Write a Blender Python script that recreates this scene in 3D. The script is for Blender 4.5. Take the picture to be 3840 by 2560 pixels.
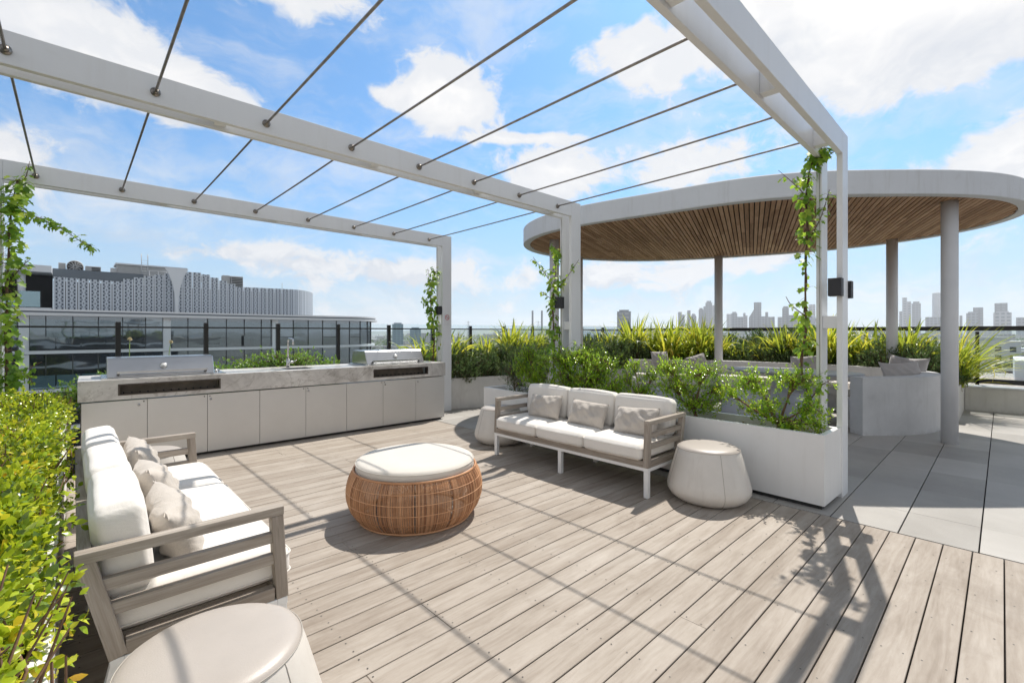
import bpy, bmesh, math, random
import numpy as np
from mathutils import Vector, Matrix
R = math.radians
PI = math.pi
random.seed(7)
rng = np.random.default_rng(11)
scene = bpy.context.scene
for o in list(bpy.data.objects):
    bpy.data.objects.remove(o)
col = scene.collection

# ------------------------------------------------------------ camera
EYE = 1.45
cam_d = bpy.data.cameras.new('camera')
cam_d.sensor_width = 36
cam_d.lens = 16.303
cam_d.shift_y = -0.0091
cam_d.clip_start = 0.05
cam_d.clip_end = 40000
cam = bpy.data.objects.new('camera', cam_d)
cam.location = (0, 0, EYE)
cam.rotation_euler = (R(90), 0, R(46.6 - 90))
col.objects.link(cam)
scene.camera = cam

# ------------------------------------------------------------ node helper
class NT:
    def __init__(s, tree):
        s.t = tree; s.n = tree.nodes; s.l = tree.links
    def add(s, typ, **kw):
        n = s.n.new(typ)
        for k, v in kw.items():
            if hasattr(n, k): setattr(n, k, v)
        return n
    def put(s, sock, v):
        if v is None: return
        if isinstance(v, bpy.types.NodeSocket): s.l.new(v, sock)
        else: sock.default_value = v
    def m(s, op, a, b=None, c=None, clamp=False):
        n = s.add('ShaderNodeMath'); n.operation = op; n.use_clamp = clamp
        s.put(n.inputs[0], a); s.put(n.inputs[1], b); s.put(n.inputs[2], c)
        return n.outputs[0]
    def vm(s, op, a, b=None, out=0):
        n = s.add('ShaderNodeVectorMath'); n.operation = op
        s.put(n.inputs[0], a); s.put(n.inputs[1], b)
        return n.outputs[out]
    def noise(s, vec, scale, detail=3, rough=.55, dist=0, out='Fac', dim='3D'):
        n = s.add('ShaderNodeTexNoise'); n.noise_dimensions = dim
        s.put(n.inputs['Vector'], vec); s.put(n.inputs['Scale'], scale)
        s.put(n.inputs['Detail'], detail); s.put(n.inputs['Roughness'], rough); s.put(n.inputs['Distortion'], dist)
        return n.outputs[out]
    def ramp(s, fac, stops, interp='LINEAR'):
        n = s.add('ShaderNodeValToRGB'); n.color_ramp.interpolation = interp
        e = n.color_ramp.elements
        while len(e) > 1: e.remove(e[-1])
        e[0].position = stops[0][0]; e[0].color = c4(stops[0][1])
        for p, c in stops[1:]:
            x = e.new(p); x.color = c4(c)
        s.put(n.inputs[0], fac)
        return n.outputs[0]
    def mix(s, f, a, b, mode='MIX'):
        n = s.add('ShaderNodeMix'); n.data_type = 'RGBA'; n.blend_type = mode
        s.put(n.inputs[0], f)
        s.put(n.inputs[6], c4(a) if isinstance(a, (tuple, list, float, int)) else a)
        s.put(n.inputs[7], c4(b) if isinstance(b, (tuple, list, float, int)) else b)
        return n.outputs[2]
    def sstep(s, v, a, b):
        n = s.add('ShaderNodeMapRange'); n.interpolation_type = 'SMOOTHSTEP'
        s.put(n.inputs[0], v); n.inputs[1].default_value = a; n.inputs[2].default_value = b
        return n.outputs[0]
    def scale(s, vec, sc):
        n = s.add('ShaderNodeMapping'); s.put(n.inputs['Vector'], vec); n.inputs['Scale'].default_value = sc
        return n.outputs[0]

def c4(c):
    if isinstance(c, (int, float)): return (c, c, c, 1)
    return (c[0], c[1], c[2], 1)

# ------------------------------------------------------------ world + sun
SUN = Vector((1.94, .55, 3.22)).normalized()
SUN_EL = math.asin(SUN.z); SUN_AZ = math.atan2(SUN.y, SUN.x)
world = bpy.data.worlds.new('World'); scene.world = world; world.use_nodes = True
W = NT(world.node_tree); W.n.clear()
tc = W.add('ShaderNodeTexCoord')
dirv = tc.outputs['Generated']
sky = W.add('ShaderNodeTexSky'); sky.sky_type = 'NISHITA'; sky.sun_disc = False
sky.sun_elevation = SUN_EL; sky.sun_rotation = PI / 2 - SUN_AZ
sky.air_density = 1.0; sky.dust_density = 1.0; sky.ozone_density = 1.0
sep = W.add('ShaderNodeSeparateXYZ'); W.l.new(dirv, sep.inputs[0])
zx, zy, zz = sep.outputs
az = W.m('ARCTAN2', zy, zx); el = W.m('ARCSINE', zz)
zc = W.m('MAXIMUM', zz, 0.0)
pl = W.add('ShaderNodeCombineXYZ')
den = W.m('ADD', zc, 0.16)
W.l.new(W.m('DIVIDE', zx, den), pl.inputs[0]); W.l.new(W.m('DIVIDE', zy, den), pl.inputs[1])
P = pl.outputs[0]
dn = W.vm('NORMALIZE', dirv)
warp = W.vm('MULTIPLY', W.vm('SUBTRACT', W.noise(dn, 3.2, 4, .6, 0, 'Color'), (.5, .5, .5)), (.22, .22, .16))
dw = W.vm('ADD', dn, warp)
ds = W.scale(dw, (1, 1, 1.7))
fb = W.noise(ds, 4.2, 8, .60, .1)
fbf = W.noise(ds, 15, 6, .62, .2)
# cumulus banks, each an elliptical patch of the sky: azimuth, elevation, half widths (degrees), weight
BL = [(9, 31.5, 13.5, 8.0, 1.5), (0, 27, 9, 5.5, 1.2), (20, 36, 7, 6, 1.1), (90, 25.5, 9, 4.6, 1.25), (80, 22.6, 7.0, 2.8, 1.1),
      (54, 26.0, 6.0, 4.4, 1.25), (62, 26.2, 6.5, 1.6, .75), (42, 18.6, 7.5, 3.6, 1.15), (95, 14, 4.5, 3.6, 1.2),
      (-1, 14.0, 7, 3.2, 1.2), (22, 18.6, 7.5, 3.4, .80), (31, 29, 4.5, 4, .6), (71, 34.0, 10, 3.8, .95), (37, 31, 6, 2.6, .6),
      (45, 22.6, 7, .5, .7), (62, 7.0, 7, 1.8, .55), (38, 7, 9, 1.8, .50), (20, 8.5, 8, 2.6, .60), (78, 8.5, 9, 1.8, .45), (100, 36, 9, 6, .9)]
dens = None
for a0, e0, ra, re, w in BL:
    da = W.m('DIVIDE', W.m('SUBTRACT', az, R(a0)), R(ra)); de = W.m('DIVIDE', W.m('SUBTRACT', el, R(e0)), R(re))
    q = W.m('ADD', W.m('MULTIPLY', da, da), W.m('MULTIPLY', de, de))
    gs = W.m('MULTIPLY', W.m('POWER', 2.718, W.m('MULTIPLY', q, -1.0)), w)
    dens = gs if dens is None else W.m('ADD', dens, gs)
    bl_ = W.m('MULTIPLY', gs, W.m('MULTIPLY', de, -1.0)); base_ = bl_ if a0 == 9 else W.m('ADD', base_, bl_)
# unseen dome behind and above the viewer: scattered cloud, weighted for fill light
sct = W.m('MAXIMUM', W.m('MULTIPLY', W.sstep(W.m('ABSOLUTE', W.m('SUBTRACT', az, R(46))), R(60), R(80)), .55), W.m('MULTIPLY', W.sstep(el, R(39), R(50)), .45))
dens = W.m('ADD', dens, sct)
nz = W.m('ADD', W.m('MULTIPLY', W.m('SUBTRACT', fb, .5), 2.2), W.m('MULTIPLY', W.m('SUBTRACT', fbf, .5), .95))
low = W.sstep(zz, .36, .03)
lowb = W.m('MULTIPLY', W.sstep(zz, .22, .08), .36)
d1 = W.m('ADD', W.m('ADD', dens, lowb), nz)
mask = W.m('POWER', W.sstep(d1, .33, .74), 1.1)
veil = W.noise(W.scale(dw, (1, 1, 3.2)), 2.6, 6, .62, .5)
thin = W.sstep(W.m('ADD', W.m('MULTIPLY', nz, .28), veil), .38, .74)
vfac = W.m('MAXIMUM', mask, W.m('MULTIPLY', thin, W.m('ADD', .50, W.m('MULTIPLY', low, .40))))
skyc = W.mix(1.0, sky.outputs[0], (.087, .160, .207), 'MULTIPLY')
skyc = W.mix(W.m('MULTIPLY', low, .70), skyc, (.53, .73, .97))
# base shading: the underside of each bank and the thick cores read grey blue
up = W.noise(W.vm('ADD', ds, (0, 0, .055)), 4.2, 5, .58, .1)
core = W.sstep(W.m('ADD', d1, W.m('MULTIPLY', W.m('SUBTRACT', up, fb), 5.0)), .55, 1.7)
cl = W.mix(core, (.98, 1.0, 1.04), (1.22, 1.20, 1.18))
under = W.m('MULTIPLY', W.sstep(W.m('SUBTRACT', up, fb), -.02, .09), W.m('ADD', .22, W.m('MULTIPLY', low, .45)))
bsh = W.m('MULTIPLY', W.sstep(W.m('ADD', base_, W.m('MULTIPLY', W.m('SUBTRACT', W.noise(ds, 7, 5, .6, .2), .5), 1.1)), .30, 1.10), .60)
under = W.m('MAXIMUM', under, bsh)
cl = W.mix(under, cl, (.60, .67, .80))
full = W.mix(vfac, skyc, cl)
# grey tones added to the unseen dome overhead and behind, shaping the fill light
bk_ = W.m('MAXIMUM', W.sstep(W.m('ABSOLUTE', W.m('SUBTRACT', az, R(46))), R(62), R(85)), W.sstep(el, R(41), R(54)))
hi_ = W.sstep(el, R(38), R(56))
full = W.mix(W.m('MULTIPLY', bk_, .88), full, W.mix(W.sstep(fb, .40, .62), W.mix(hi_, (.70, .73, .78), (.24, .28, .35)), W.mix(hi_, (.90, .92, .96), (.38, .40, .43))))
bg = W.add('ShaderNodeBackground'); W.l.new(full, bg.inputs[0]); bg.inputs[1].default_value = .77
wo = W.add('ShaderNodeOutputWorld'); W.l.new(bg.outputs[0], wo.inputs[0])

sun_d = bpy.data.lights.new('sun', 'SUN'); sun_d.energy = 5.0; sun_d.angle = R(.53); sun_d.color = (1.0, .945, .865)
sun = bpy.data.objects.new('sun', sun_d); col.objects.link(sun)
sun.rotation_euler = SUN.to_track_quat('Z', 'Y').to_euler()
scene.view_settings.view_transform = 'Standard'; scene.view_settings.look = 'None'
scene.view_settings.exposure = 0.13; scene.view_settings.gamma = 1
scene.cycles.max_bounces = 7; scene.cycles.diffuse_bounces = 4; scene.cycles.glossy_bounces = 3
scene.cycles.transmission_bounces = 6; scene.cycles.transparent_max_bounces = 12; scene.cycles.volume_bounces = 3
scene.cycles.use_denoising = True
scene.cycles.sample_clamp_indirect = 6
scene.cycles.caustics_reflective = False; scene.cycles.caustics_refractive = False

# ------------------------------------------------------------ materials
MATS = {}
def newmat(name):
    m = bpy.data.materials.new(name); m.use_nodes = True
    t = NT(m.node_tree); t.n.clear()
    b = t.add('ShaderNodeBsdfPrincipled'); o = t.add('ShaderNodeOutputMaterial')
    t.l.new(b.outputs[0], o.inputs[0])
    MATS[name] = m
    return m, t, b, o
def bump(t, b, h, strength=.3, dist=.002):
    n = t.add('ShaderNodeBump'); n.inputs['Strength'].default_value = strength; n.inputs['Distance'].default_value = dist
    t.l.new(h, n.inputs['Height']); t.l.new(n.outputs[0], b.inputs['Normal'])
def objv(t): return t.add('ShaderNodeTexCoord').outputs['Object']
def geo_rand(t): return t.add('ShaderNodeNewGeometry').outputs['Random Per Island']
def attr(t, name): 
    n = t.add('ShaderNodeAttribute'); n.attribute_name = name; return n.outputs['Vector']

def plain(name, c, rough=.5, metal=0, var=.08, scale=3, bmp=0, bscale=60, spec=.5, dirt=None, coat=0):
    m, t, b, o = newmat(name)
    v = objv(t)
    f = t.noise(v, scale, 4, .6)
    lo = tuple(x * (1 - var) for x in c); hi = tuple(min(1, x * (1 + var)) for x in c)
    cc = t.ramp(f, [(.3, lo), (.7, hi)])
    if dirt:
        cc = t.mix(t.m('MULTIPLY', t.sstep(t.noise(v, scale * 2.7, 6, .7), .52, .75), dirt[1]), cc, dirt[0])
    t.l.new(cc, b.inputs['Base Color'])
    b.inputs['Roughness'].default_value = rough; b.inputs['Metallic'].default_value = metal
    b.inputs['Specular IOR Level'].default_value = spec
    if coat: b.inputs['Coat Weight'].default_value = coat
    if bmp: bump(t, b, t.noise(v, bscale, 3, .6), bmp, .002)
    return m

def weathered(name, c, rough, dirt, amt, scale=1.4, var=.04, bmp=.2):
    m, t, b, o = newmat(name); v = objv(t)
    cc = t.ramp(t.noise(v, scale, 5, .6), [(.3, tuple(x * (1 - var) for x in c)), (.7, tuple(min(1, x * (1 + var)) for x in c))])
    st = t.sstep(t.noise(t.scale(v, (9, 9, .8)), 1, 5, .65), .50, .78)
    sp = t.sstep(t.noise(v, 5, 6, .72), .55, .72)
    sz = t.add('ShaderNodeSeparateXYZ'); t.l.new(v, sz.inputs[0])
    spl = t.m('MULTIPLY', t.sstep(t.m('ADD', sz.outputs[2], t.m('MULTIPLY', t.noise(v, 9, 4, .6), .16)), .17, .05), t.sstep(t.noise(v, 14, 5, .7), .35, .62))
    k = t.m('MAXIMUM', t.m('MAXIMUM', t.m('MULTIPLY', st, .8), t.m('MULTIPLY', sp, .5)), spl)
    cc = t.mix(t.m('MULTIPLY', k, amt), cc, dirt)
    t.l.new(cc, b.inputs['Base Color']); b.inputs['Roughness'].default_value = rough
    bump(t, b, t.noise(v, 70, 3, .6), bmp, .002)
def timber(name, stops, rough=.7, grain=(1.2, 30, 30), var=.35, isl=.5, figure=.0, bmp=.25):
    """grain runs along the longest side of every board (attribute gco)"""
    m, t, b, o = newmat(name)
    g = attr(t, 'gco')
    a = t.noise(t.scale(g, grain), 1.0, 7, .68, .6)
    big = t.noise(t.scale(g, (1.1, 5, 5)), 1.0, 4, .6, .8)
    f = t.m('ADD', t.m('MULTIPLY', a, .62), t.m('MULTIPLY', big, .38))
    if figure:
        n = t.add('ShaderNodeTexWave'); n.wave_type = 'RINGS'; n.rings_direction = 'Z'
        t.l.new(t.scale(g, (.55, 3.2, 2)), n.inputs[0]); n.inputs['Scale'].default_value = 3.2; n.inputs['Distortion'].default_value = 9
        n.inputs['Detail'].default_value = 4; n.inputs['Detail Scale'].default_value = 1.1; n.inputs['Detail Roughness'].default_value = .65
        f = t.m('ADD', t.m('MULTIPLY', f, 1 - figure), t.m('MULTIPLY', n.outputs['Fac'], figure))
    r = geo_rand(t)
    f = t.m('ADD', f, t.m('MULTIPLY', t.m('SUBTRACT', r, .5), var * isl))
    cc = t.ramp(f, stops)
    # mineral streaks and stray dark flecks
    fl = t.sstep(t.noise(t.scale(g, (6, 130, 130)), 1, 2, .5), .68, .80)
    cc = t.mix(t.m('MULTIPLY', fl, .22 if name == 'deck_timber' else .35), cc, tuple(x * .45 for x in stops[0][1]))
    if name == 'deck_timber':   # old spills and walked-off patches that cross the boards
        ov = objv(t)
        st = t.sstep(t.noise(ov, 1.5, 6, .68, .7), .54, .72); pal = t.sstep(t.noise(ov, .9, 5, .6, .5), .52, .70)
        sw = t.sstep(t.noise(t.scale(ov, (3.2, 9, 1)), 1.0, 7, .72, 1.2), .45, .70)
        cc = t.mix(t.m('MULTIPLY', st, .34), cc, (.19, .150, .115)); cc = t.mix(t.m('MULTIPLY', pal, .28), cc, (.52, .485, .44)); cc = t.mix(t.m('MULTIPLY', sw, .22), cc, (.21, .17, .135))
    t.l.new(cc, b.inputs['Base Color'])
    b.inputs['Roughness'].default_value = rough; b.inputs['Specular IOR Level'].default_value = .25
    bump(t, b, a, bmp, .002)
    return m

timber('deck_timber', [(.20, (.165, .130, .10)), (.38, (.285, .24, .197)), (.53, (.37, .322, .273)), (.80, (.49, .443, .39))], figure=.035, var=.24, isl=.6, grain=(1.7, 17, 17), bmp=.15)
timber('teak', [(.28, (.15, .122, .098)), (.46, (.29, .248, .208)), (.70, (.47, .42, .365))], var=.2, grain=(3, 60, 60))
timber('slat_timber', [(.25, (.26, .14, .075)), (.5, (.46, .275, .16)), (.78, (.66, .44, .285))], var=.5, isl=.6, grain=(2.5, 40, 40))
plain('dark_gap', (.012, .010, .009), .9)
plain('screw', (.12, .11, .10), .5, .6)
weathered('white_paint', (.78, .79, .80), .36, (.50, .47, .41), .20, 1.2, .03, .02)
plain('white_metal', (.80, .80, .79), .4, var=.03)
weathered('planter_white', (.79, .785, .77), .34, (.50, .47, .42), .16, bmp=.03)
plain('plinth_black', (.02, .02, .021), .6)
plain('rod_metal', (.30, .27, .24), .38, .85, var=.25, scale=20, bmp=.2, bscale=200)
plain('black_metal', (.022, .020, .019), .42, .2, var=.2)
plain('lamp_black', (.030, .030, .033), .55, .1, bmp=.1)
weathered('render_white', (.68, .70, .73), .7, (.42, .41, .39), .38)
plain('column_paint', (.68, .68, .69), .62, var=.05, scale=2.5, bmp=.25, bscale=120)
weathered('concrete_bench', (.55, .55, .55), .72, (.33, .32, .31), .45, 2.2, .10)
weathered('bed_wall', (.61, .59, .555), .75, (.38, .35, .31), .5, 1.6, .08)
plain('soil', (.07, .055, .042), .95, var=.5, scale=30, bmp=1, bscale=45)
plain('bark', (.20, .115, .072), .85, var=.35, scale=25, bmp=.6, bscale=60)
plain('vine_bark', (.13, .075, .05), .85, var=.35, scale=25, bmp=.6, bscale=80)
plain('door_panel', (.62, .60, .57), .40, .15, var=.03, scale=2, dirt=((.45, .42, .37), .10))
plain('steel', (.56, .56, .56), .26, .95, var=.05, scale=2, dirt=((.35, .33, .3), .12))
plain('steel_dark', (.10, .095, .09), .35, .8, var=.2, scale=12)
plain('bronze', (.10, .085, .072), .5, .6, var=.25, scale=9)
plain('vent_stone', (.20, .165, .13), .8, var=.3, scale=8)
weathered('leather', (.66, .625, .575), .42, (.40, .34, .28), .38, 2.5, .08, .12)
plain('leather_old', (.62, .57, .50), .42, var=.06, scale=2.5, bmp=.25, bscale=220, dirt=((.44, .40, .35), .22))
plain('leather_top', (.44, .395, .355), .40, var=.06, scale=3, bmp=.25, bscale=220, dirt=((.34, .30, .27), .2))
plain('leather_grey', (.42, .44, .48), .5, var=.06, scale=3, bmp=.2, bscale=200)
plain('seam', (.40, .37, .33), .7)
plain('table_top', (.42, .44, .47), .45, var=.06, scale=3)
plain('gravel', (.36, .34, .31), .95, var=.6, scale=22, bmp=1, bscale=30)
plain('sign_red', (.52, .03, .06), .5); plain('sign_white', (.72, .72, .73), .45); plain('sign_black', (.03, .03, .03), .5)
plain('gauge_face', (.62, .62, .61), .4)
plain('nb_white', (.66, .68, .70), .55, var=.04, scale=.2)
plain('nb_grey', (.13, .155, .18), .6, var=.06, scale=.3)
plain('nb_dark', (.035, .038, .042), .7, var=.3, scale=.4)
plain('nb_unit', (.45, .46, .46), .6, var=.1, scale=1)
plain('rust_petal', (.7, .62, .42), .8)
plain('stalk', (.16, .26, .05), .6)

def fabric(name, c, weave=700, var=.05, strength=.35, wr=.5):
    m, t, b, o = newmat(name); v = objv(t)
    f = t.noise(v, 4, 4, .6); f2 = t.noise(v, weave, 1, .5)
    cc = t.ramp(t.m('ADD', t.m('MULTIPLY', f, .6), t.m('MULTIPLY', f2, .4)), [(.3, tuple(x * (1 - var) for x in c)), (.7, tuple(min(1, x * (1 + var)) for x in c))])
    t.l.new(cc, b.inputs['Base Color']); b.inputs['Roughness'].default_value = .9; b.inputs['Specular IOR Level'].default_value = .15
    b.inputs['Sheen Weight'].default_value = .25
    wrk = t.noise(v, 7, 4, .55, 1.6); wr2 = t.noise(v, 22, 3, .5, .8)
    h = t.m('ADD', t.m('MULTIPLY', wrk, wr), t.m('ADD', t.m('MULTIPLY', wr2, .18 * wr), t.m('MULTIPLY', f2, .05)))
    bump(t, b, h, strength, .03)
    return m
fabric('canvas_cream', (.77, .735, .685))
fabric('canvas_ottoman', (.64, .60, .54), wr=.15)
fabric('linen_grey', (.50, .455, .405), weave=260, var=.16, strength=.55, wr=.7)
fabric('linen_bench', (.44, .42, .41), weave=300, var=.1, wr=.6)

# rattan
m, t, b, o = newmat('rattan')
r = geo_rand(t); f = t.noise(objv(t), 14, 3, .6)
t.l.new(t.ramp(t.m('ADD', t.m('MULTIPLY', r, .6), t.m('MULTIPLY', f, .4)), [(.2, (.34, .16, .08)), (.5, (.56, .295, .155)), (.8, (.74, .43, .24))]), b.inputs['Base Color'])
b.inputs['Roughness'].default_value = .55; b.inputs['Specular IOR Level'].default_value = .35

# stone worktop
m, t, b, o = newmat('stone_top'); v = objv(t)
a = t.noise(v, 2.3, 8, .68, 1.4); vein = t.m('ABSOLUTE', t.m('SUBTRACT', t.noise(v, 1.7, 6, .62, 2.2), .5))
cc = t.ramp(a, [(.30, (.38, .355, .33)), (.46, (.54, .515, .485)), (.58, (.63, .605, .57)), (.75, (.74, .72, .69))])
cc = t.mix(t.m('MULTIPLY', t.sstep(vein, .022, .0), .45), cc, (.20, .165, .14))
cc = t.mix(t.m('MULTIPLY', t.sstep(t.noise(v, 60, 3, .7), .58, .75), .35), cc, (.24, .20, .17))
t.l.new(cc, b.inputs['Base Color']); b.inputs['Roughness'].default_value = .34

# paving granite
m, t, b, o = newmat('paving_stone'); v = objv(t)
r = geo_rand(t); a = t.noise(v, 1.3, 5, .6); sp = t.noise(v, 240, 2, .6)
f = t.m('ADD', t.m('MULTIPLY', a, .40), t.m('ADD', t.m('MULTIPLY', sp, .40), t.m('MULTIPLY', r, .20)))
cc = t.ramp(f, [(.28, (.22, .205, .185)), (.5, (.35, .332, .305)), (.72, (.46, .44, .41))])
cc = t.mix(t.m('MULTIPLY', t.sstep(t.noise(v, 2.2, 6, .7, .8), .52, .72), .25), cc, (.30, .28, .26))
t.l.new(cc, b.inputs['Base Color']); b.inputs['Roughness'].default_value = .6; bump(t, b, sp, .15, .001)

def leafmat(name, stops, rough=.38, trans=.35, tcol=(.35, .55, .05), spec=.5):
    m, t, b, o = newmat(name)
    r = geo_rand(t); f = t.noise(objv(t), 2.2, 3, .6)
    v = t.m('ADD', t.m('MULTIPLY', r, .75), t.m('MULTIPLY', t.m('SUBTRACT', f, .38), .9))
    cc = t.ramp(v, stops)
    t.l.new(cc, b.inputs['Base Color']); b.inputs['Roughness'].default_value = rough; b.inputs['Specular IOR Level'].default_value = spec
    tr = t.add('ShaderNodeBsdfTranslucent')
    t.l.new(t.mix(.65, t.mix(1.0, cc, (2.6, 2.6, 2.6), 'MULTIPLY'), tcol), tr.inputs[0])
    mx = t.add('ShaderNodeMixShader'); mx.inputs[0].default_value = trans
    t.l.new(b.outputs[0], mx.inputs[1]); t.l.new(tr.outputs[0], mx.inputs[2]); t.l.new(mx.outputs[0], o.inputs[0])
    return m
leafmat('leaf_hedge', [(.05, (.025, .055, .010)), (.28, (.09, .16, .014)), (.50, (.27, .39, .02)), (.72, (.50, .57, .035)), (.90, (.68, .56, .04)), (1, (.60, .28, .03))], rough=.24, trans=.30, tcol=(.50, .52, .03))
leafmat('leaf_shrub', [(.05, (.06, .15, .02)), (.30, (.16, .32, .028)), (.60, (.34, .50, .04)), (.88, (.56, .63, .07)), (1, (.74, .44, .03))], rough=.18, trans=.45, tcol=(.50, .66, .06))
leafmat('leaf_vine', [(.05, (.06, .14, .02)), (.4, (.13, .26, .028)), (.75, (.30, .43, .05)), (1, (.48, .46, .06))], rough=.42, trans=.45, tcol=(.45, .62, .05))
leafmat('leaf_rosemary', [(.1, (.024, .055, .018)), (.45, (.065, .125, .04)), (.80, (.16, .24, .08)), (1, (.34, .28, .16))], rough=.45, trans=.25, tcol=(.2, .3, .08))
leafmat('leaf_flax', [(.05, (.04, .095, .018)), (.30, (.10, .20, .024)), (.50, (.27, .38, .04)), (.76, (.60, .56, .06)), (1, (.70, .42, .09))], rough=.36, trans=.4, tcol=(.6, .6, .06))
leafmat('leaf_low', [(.1, (.05, .13, .02)), (.5, (.14, .27, .03)), (.9, (.30, .42, .04))], rough=.35)
leafmat('leaf_tree', [(.1, (.03, .055, .02)), (.9, (.07, .11, .035))], rough=.6, trans=.15)

# clear balustrade glass
m, t, b, o = newmat('clear_glass')
gl = t.add('ShaderNodeBsdfGlossy'); gl.inputs['Roughness'].default_value = .02; gl.inputs[0].default_value = (.8, .9, 1, 1)
tr = t.add('ShaderNodeBsdfTransparent'); tr.inputs[0].default_value = (.93, .965, .97, 1)
fr = t.add('ShaderNodeFresnel'); fr.inputs[0].default_value = 1.45
mx = t.add('ShaderNodeMixShader'); t.l.new(t.m('MULTIPLY', fr.outputs[0], .45), mx.inputs[0]); t.l.new(tr.outputs[0], mx.inputs[1]); t.l.new(gl.outputs[0], mx.inputs[2])
t.l.new(mx.outputs[0], o.inputs[0])

def mirror_glass(name, tint, base, refl, wav=.15):
    m, t, b, o = newmat(name)
    v = objv(t)
    gl = t.add('ShaderNodeBsdfGlossy'); gl.inputs['Roughness'].default_value = .03; gl.inputs[0].default_value = c4(tint)
    df = t.add('ShaderNodeBsdfDiffuse')
    r = geo_rand(t)
    t.l.new(t.mix(t.sstep(r, .82, .86), base, tuple(x * 5 + .05 for x in base)), df.inputs[0])
    mx = t.add('ShaderNodeMixShader'); mx.inputs[0].default_value = refl
    bp = t.add('ShaderNodeBump'); bp.inputs['Strength'].default_value = wav; bp.inputs['Distance'].default_value = .25
    t.l.new(t.noise(t.scale(v, (.5, .5, .9)), 1.0, 1, .4), bp.inputs['Height']); t.l.new(bp.outputs[0], gl.inputs['Normal'])
    t.l.new(df.outputs[0], mx.inputs[1]); t.l.new(gl.outputs[0], mx.inputs[2]); t.l.new(mx.outputs[0], o.inputs[0])
mirror_glass('tower_glass', (.60, .66, .70), (.020, .022, .026), .36, .035)
mirror_glass('teal_glass', (.6, .8, .85), (.10, .17, .20), .35, .02)
mirror_glass('own_glass', (.3, .35, .4), (.03, .035, .04), .3, .02)

# perforated screen of the roof-top plant room
m, t, b, o = newmat('screen_panel'); uv = t.add('ShaderNodeTexCoord').outputs['UV']
sp = t.add('ShaderNodeSeparateXYZ'); t.l.new(uv, sp.inputs[0]); u, v = sp.outputs[0], sp.outputs[1]
row = t.m('FRACT', v); rid = t.m('FLOOR', v)
odd = t.m('MODULO', rid, 2.0)
ed = t.m('ABSOLUTE', t.m('SUBTRACT', u, .5))
dash = t.m('MULTIPLY', t.m('GREATER_THAN', ed, .17), t.m('MULTIPLY', t.m('LESS_THAN', ed, .34), t.m('LESS_THAN', row, .68)))
mid = t.m('MULTIPLY', t.m('LESS_THAN', t.m('ABSOLUTE', t.m('SUBTRACT', ed, t.m('ADD', .02, t.m('MULTIPLY', odd, .12)))), .05), t.m('GREATER_THAN', row, .66))
cc = t.mix(t.m('MAXIMUM', dash, mid), (.52, .56, .61), (.10, .12, .15))
fr_ = t.m('GREATER_THAN', ed, .40)
cc = t.mix(fr_, cc, (.60, .635, .68))
t.l.new(cc, b.inputs['Base Color']); b.inputs['Roughness'].default_value = .5

def towermat(name, c, win, sx, sz, amt=.5):
    m, t, b, o = newmat(name); uv = t.add('ShaderNodeTexCoord').outputs['UV']
    sp = t.add('ShaderNodeSeparateXYZ'); t.l.new(uv, sp.inputs[0])
    a = t.m('GREATER_THAN', t.m('FRACT', t.m('DIVIDE', sp.outputs[0], sx)), .35)
    z = t.m('GREATER_THAN', t.m('FRACT', t.m('DIVIDE', sp.outputs[1], sz)), .45)
    k = t.m('MULTIPLY', t.m('MULTIPLY', a, z), amt)
    k = t.m('MULTIPLY', k, t.m('ADD', .6, t.m('MULTIPLY', t.noise(t.scale(uv, (.06, .06, .06)), 1, 2, .6), .8)))
    t.l.new(t.mix(k, c, win), b.inputs['Base Color']); b.inputs['Roughness'].default_value = .45
towermat('tower_pale', (.40, .42, .45), (.12, .16, .20), 16, 14, .8)
towermat('tower_mid', (.22, .25, .29), (.06, .08, .11), 14, 13, .8)
towermat('tower_dark', (.10, .12, .15), (.26, .29, .33), 18, 12, .6)
towermat('tower_blue', (.14, .24, .30), (.05, .12, .17), 8, 5, .7)
towermat('house_wall', (.42, .41, .39), (.12, .12, .13), 4, 3.2, .5)
towermat('house_roof', (.30, .29, .28), (.26, .25, .24), 40, 40, .5)
plain('apt_white', (.62, .63, .64), .7, var=.05, scale=.3)
plain('apt_brown', (.13, .075, .055), .7, var=.1, scale=.5)
plain('window_dark', (.04, .05, .06), .25)

# ------------------------------------------------------------ mesh helpers
def emit(name, v, f, mats, parent=None, loc=(0, 0, 0), fm=None, smooth=False, gco=None, uvs=None, bevel=0, seg=2, rot=0):
    me = bpy.data.meshes.new(name)
    me.from_pydata([tuple(p) for p in v], [], f)
    for m in (mats if isinstance(mats, (list, tuple)) else [mats]): me.materials.append(MATS[m])
    if fm is not None: me.polygons.foreach_set('material_index', np.array(fm, np.int32))
    if smooth is True: me.polygons.foreach_set('use_smooth', np.ones(len(me.polygons), bool))
    elif smooth is not False: me.polygons.foreach_set('use_smooth', np.array(smooth, bool))
    if gco is not None:
        a = me.attributes.new('gco', 'FLOAT_VECTOR', 'POINT'); a.data.foreach_set('vector', np.array(gco, np.float32).ravel())
    if uvs is not None:
        l = me.uv_layers.new(name='UVMap'); l.data.foreach_set('uv', np.array(uvs, np.float32).ravel())
    me.update()
    o = bpy.data.objects.new(name, me); col.objects.link(o)
    o.location = loc; o.rotation_euler = (0, 0, rot)
    if parent is not None: o.parent = parent
    if bevel:
        b = o.modifiers.new('bevel', 'BEVEL'); b.width = bevel; b.segments = seg; b.limit_method = 'ANGLE'; b.angle_limit = R(40)
    return o

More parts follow.
